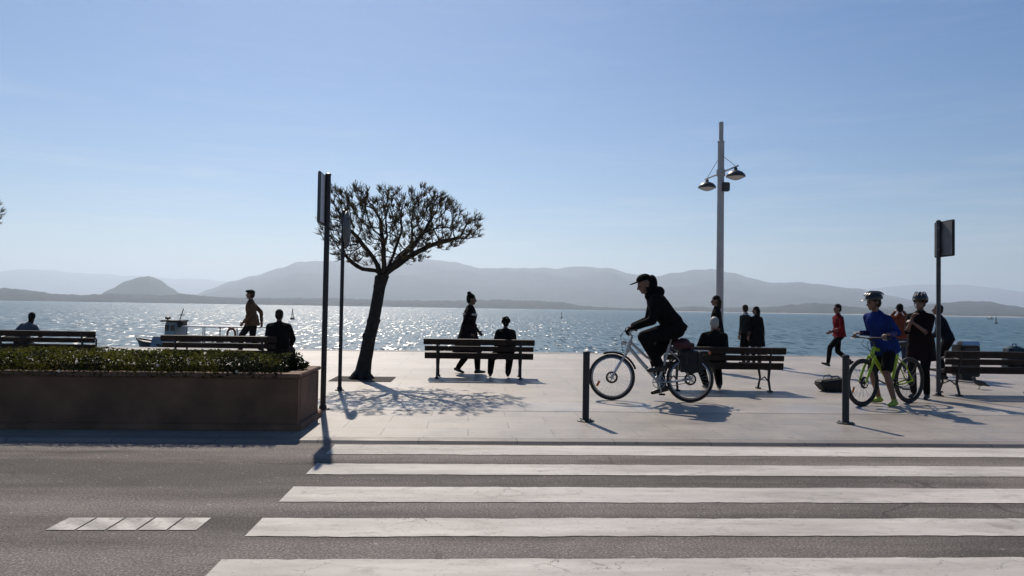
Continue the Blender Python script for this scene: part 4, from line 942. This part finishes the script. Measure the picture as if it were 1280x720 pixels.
# rider in blue, standing astride the lime bicycle
def shorts_bag(b, q): b.loft([(q['sp'](.16), q['lat'] * .175, q['fw'] * .135), (q['sp'](.0), q['lat'] * .20, q['fw'] * .16), (q['sp'](-.13), q['lat'] * .20, q['fw'] * .165)], TOP)
person('rider in blue jacket and helmet standing astride the lime bicycle', LB, LB_RZ - PI / 2, 1.74, mats('blue_cloth', 'black_cloth', shoe='shoe_lime'), pelvis=(0, .16, .90), lean=22, twist=-8, head=(-12, 0), hands=((-.24, .415, 1.06), (.24, .415, 1.06)), elbows=((-.2, -.7, -1), (.2, -.7, -1)),
       feet=((-.20, .22, .085), (.17, .05, .085)), curl=1.0, bulk=1.08, trouser=.42, hair=('short', 'hair_brown'), hat=('helmet', 'helmet_black', 1.0, 'helmet_white'), extra=shorts_bag, palm=((0, .2, -1), (0, .2, -1)))
# helmeted walker in black
p = at(1151, 498)
person('person in black with round dark helmet and bare forearms beside the lime bicycle', p, R(128), 1.68, mats('plum_cloth', 'black_cloth'), lean=2, head=(4, -2), hands=((.0, .24, 1.20), (.05, .22, 1.29)), elbows=((-.35, -.1, -1), (.35, -.1, -1)), sleeve=.0, pelvis=(0, 0, .90),
       feet=((-.11, .05, .08), (.12, -.04, .08)), bulk=1.12, female=True, coat=(.30, .015, 0), hair=('curly', 'hair_black'), hat=('helmet', 'helmet_black', 1.16), curl=.9)
# by the tree bench
def band(t, q):
    b = MB(); b.loft([(q['sp'](.335), q['lat'] * .205, q['fw'] * .153), (q['sp'](.375), q['lat'] * .208, q['fw'] * .150)]); b.build('chest_band', 'pale_cloth', t)
p = at_depth(586, 15.1)
person('woman in dark coat with pale chest band walking behind the tree bench', p, RIGHT, 1.66, mats('plum_cloth', 'black_cloth'), lean=3, head=(-4, 0), hands=((-.22, .20, .86), (.23, .03, .82)), feet=((-.08, -.20, .11), (.08, .20, .085)), toes=((0, 1, -.35), (0, 1, .1)), female=True, pelvis=(0, 0, .875),
       coat=(.46, .11, -.02), hair=('bun', 'hair_black'), parts=band, bulk=1.28)
def seat(bench, dx, label, head_, mt, hair=None, hat=None, H=1.68, female=False, bulk=1.05, lean=3, feet=((-.16, .42, .085), (.16, .40, .085)), hands=((-.16, .27, .56), (.16, .27, .56)), coat=None, twist=0, extra=None, scarf=False, side=0):
    rz = bench.rotation_euler.z; p = bench.location + Vector((math.cos(rz) * dx, math.sin(rz) * dx, 0))
    return person(label, p, rz, H, mt, pelvis=(0, -.035, .535), lean=lean, head=head_, hands=hands, feet=feet, knees=((-.15, 1, 1), (.15, 1, 1)), elbows=((-1, -.7, -.3), (1, -.7, -.3)), female=female, bulk=bulk, hair=hair, hat=hat, coat=coat, twist=twist, extra=extra, scarf=scarf, side=side)
seat(BENCH[2], .50, 'seated person with curly dark hair at the right half of the tree bench', (5, -8), mats('black_cloth', 'black_cloth'), hair=('curly', 'hair_black'), female=True, H=1.38, bulk=1.5, feet=((-.28, .05, .085), (.06, .02, .085)))
seat(BENCH[1], 1.02, 'broad seated man in black on the bench behind the hedge', (-4, -4), mats('black_cloth', 'charcoal_cloth'), hair=('short', 'hair_brown'), H=1.58, bulk=1.42)
seat(BENCH[0], -.52, 'hunched person in light grey top on the far left bench', (30, -14), mats('grey_cloth', 'denim'), hair=('long', 'hair_black'), female=True, H=1.38, lean=30, side=6)
seat(BENCH[3], -.10, 'white-haired seated person in black behind the silver bicycle', (0, -6), mats('black_cloth', 'black_cloth'), hair=('short', 'hair_white'), H=1.58, bulk=1.34, feet=((-.10, .1, .085), (.12, .06, .085)))
# walkers
walk = dict(feet=((-.08, .26, .10), (.08, -.26, .13)), toes=((0, 1, .25), (0, 1, -.55)))
person('man in dark cap and tan jacket walking left behind the hedge bench', at_depth(316, 19.0), LEFT, 1.76, mats('tan_cloth', 'black_cloth'), head=(0, -6), hat=('flat', 'charcoal_cloth'), hair=('short', 'hair_brown'), pelvis=(0, 0, .91), lean=5, hands=((-.27, .14, .88), (.27, -.16, .88)), bulk=1.1, coat=(.12, .02, 0), **walk)
person('woman in long dark coat standing beside the street lamp', at_depth(897, 16.4), R(80), 1.70, mats('black_cloth', 'black_cloth'), head=(0, 0), hair=('long', 'hair_brown'), female=True, coat=(.48, .04, 0), lean=2, hands=((-.24, .06, .85), (.24, .02, .85)))
person('older walker in grey-green jacket with pale collar right of the street lamp', at_depth(933, 19.2), R(35), 1.53, mats('green_grey_cloth', 'black_cloth'), hair=('short', 'hair_brown'), pelvis=(0, 0, .84), scarf=True, head=(-30, 0), bulk=1.05)
person('walker in long black coat arm in arm with the grey-green jacket', at_depth(946.5, 19.0), R(20), 1.48, mats('black_cloth', 'black_cloth'), hair=('long', 'hair_black'), female=True, pelvis=(0, 0, .82), coat=(.42, .04, 0), head=(40, 0), bulk=1.1)
person('walker in red jacket and black trousers striding left behind the right bollard', at(1049, 459.5), LEFT, 1.66, mats('red_cloth', 'black_cloth'), head=(6, -3), pelvis=(0, 0, .83), lean=4, side=0, hands=((-.22, .30, .90), (.24, -.24, .92)), feet=((-.09, .33, .115), (.09, -.33, .15)), toes=((0, 1, .38), (0, 1, -.6)), hair=('short', 'hair_black'), coat=(.06, .01, 0))
p = at_depth(1125, 17.4)
person('person in orange top holding up a camera behind the lime bicycle', p, R(-25), 1.63, mats('orange_cloth', 'denim'), head=(0, 2), hair=('short', 'hair_black'), hands=((-.07, .27, 1.42), (.09, .27, 1.43)), elbows=((-.7, -.1, -1), (.7, -.1, -1)), curl=1.0, pelvis=(0, 0, .86))
t = thing('camera', 'small black camera held up by the person in orange', 'camera', p, R(-25)); b = MB(); b.box((.01, .36, 1.50), (.13, .05, .085)); b.build('body', 'steel_dark', t, False, .01)
b = MB(); b.lathe([(.03, 0), (.032, .04), (.03, .06)], (.01, .385, 1.50), 14, 0, Matrix.Rotation(R(-90), 3, 'X')); b.build('lens', 'steel_dark', t)
person('stooping person in dark jacket behind the information panel pole', at_depth(1180, 15.6), R(60), 1.64, mats('navy_cloth', 'black_cloth'), lean=20, head=(0, -12), hair=('short', 'hair_brown'), pelvis=(0, -.08, .86), hands=((-.2, .3, .82), (.2, .3, .82)), bulk=1.15)
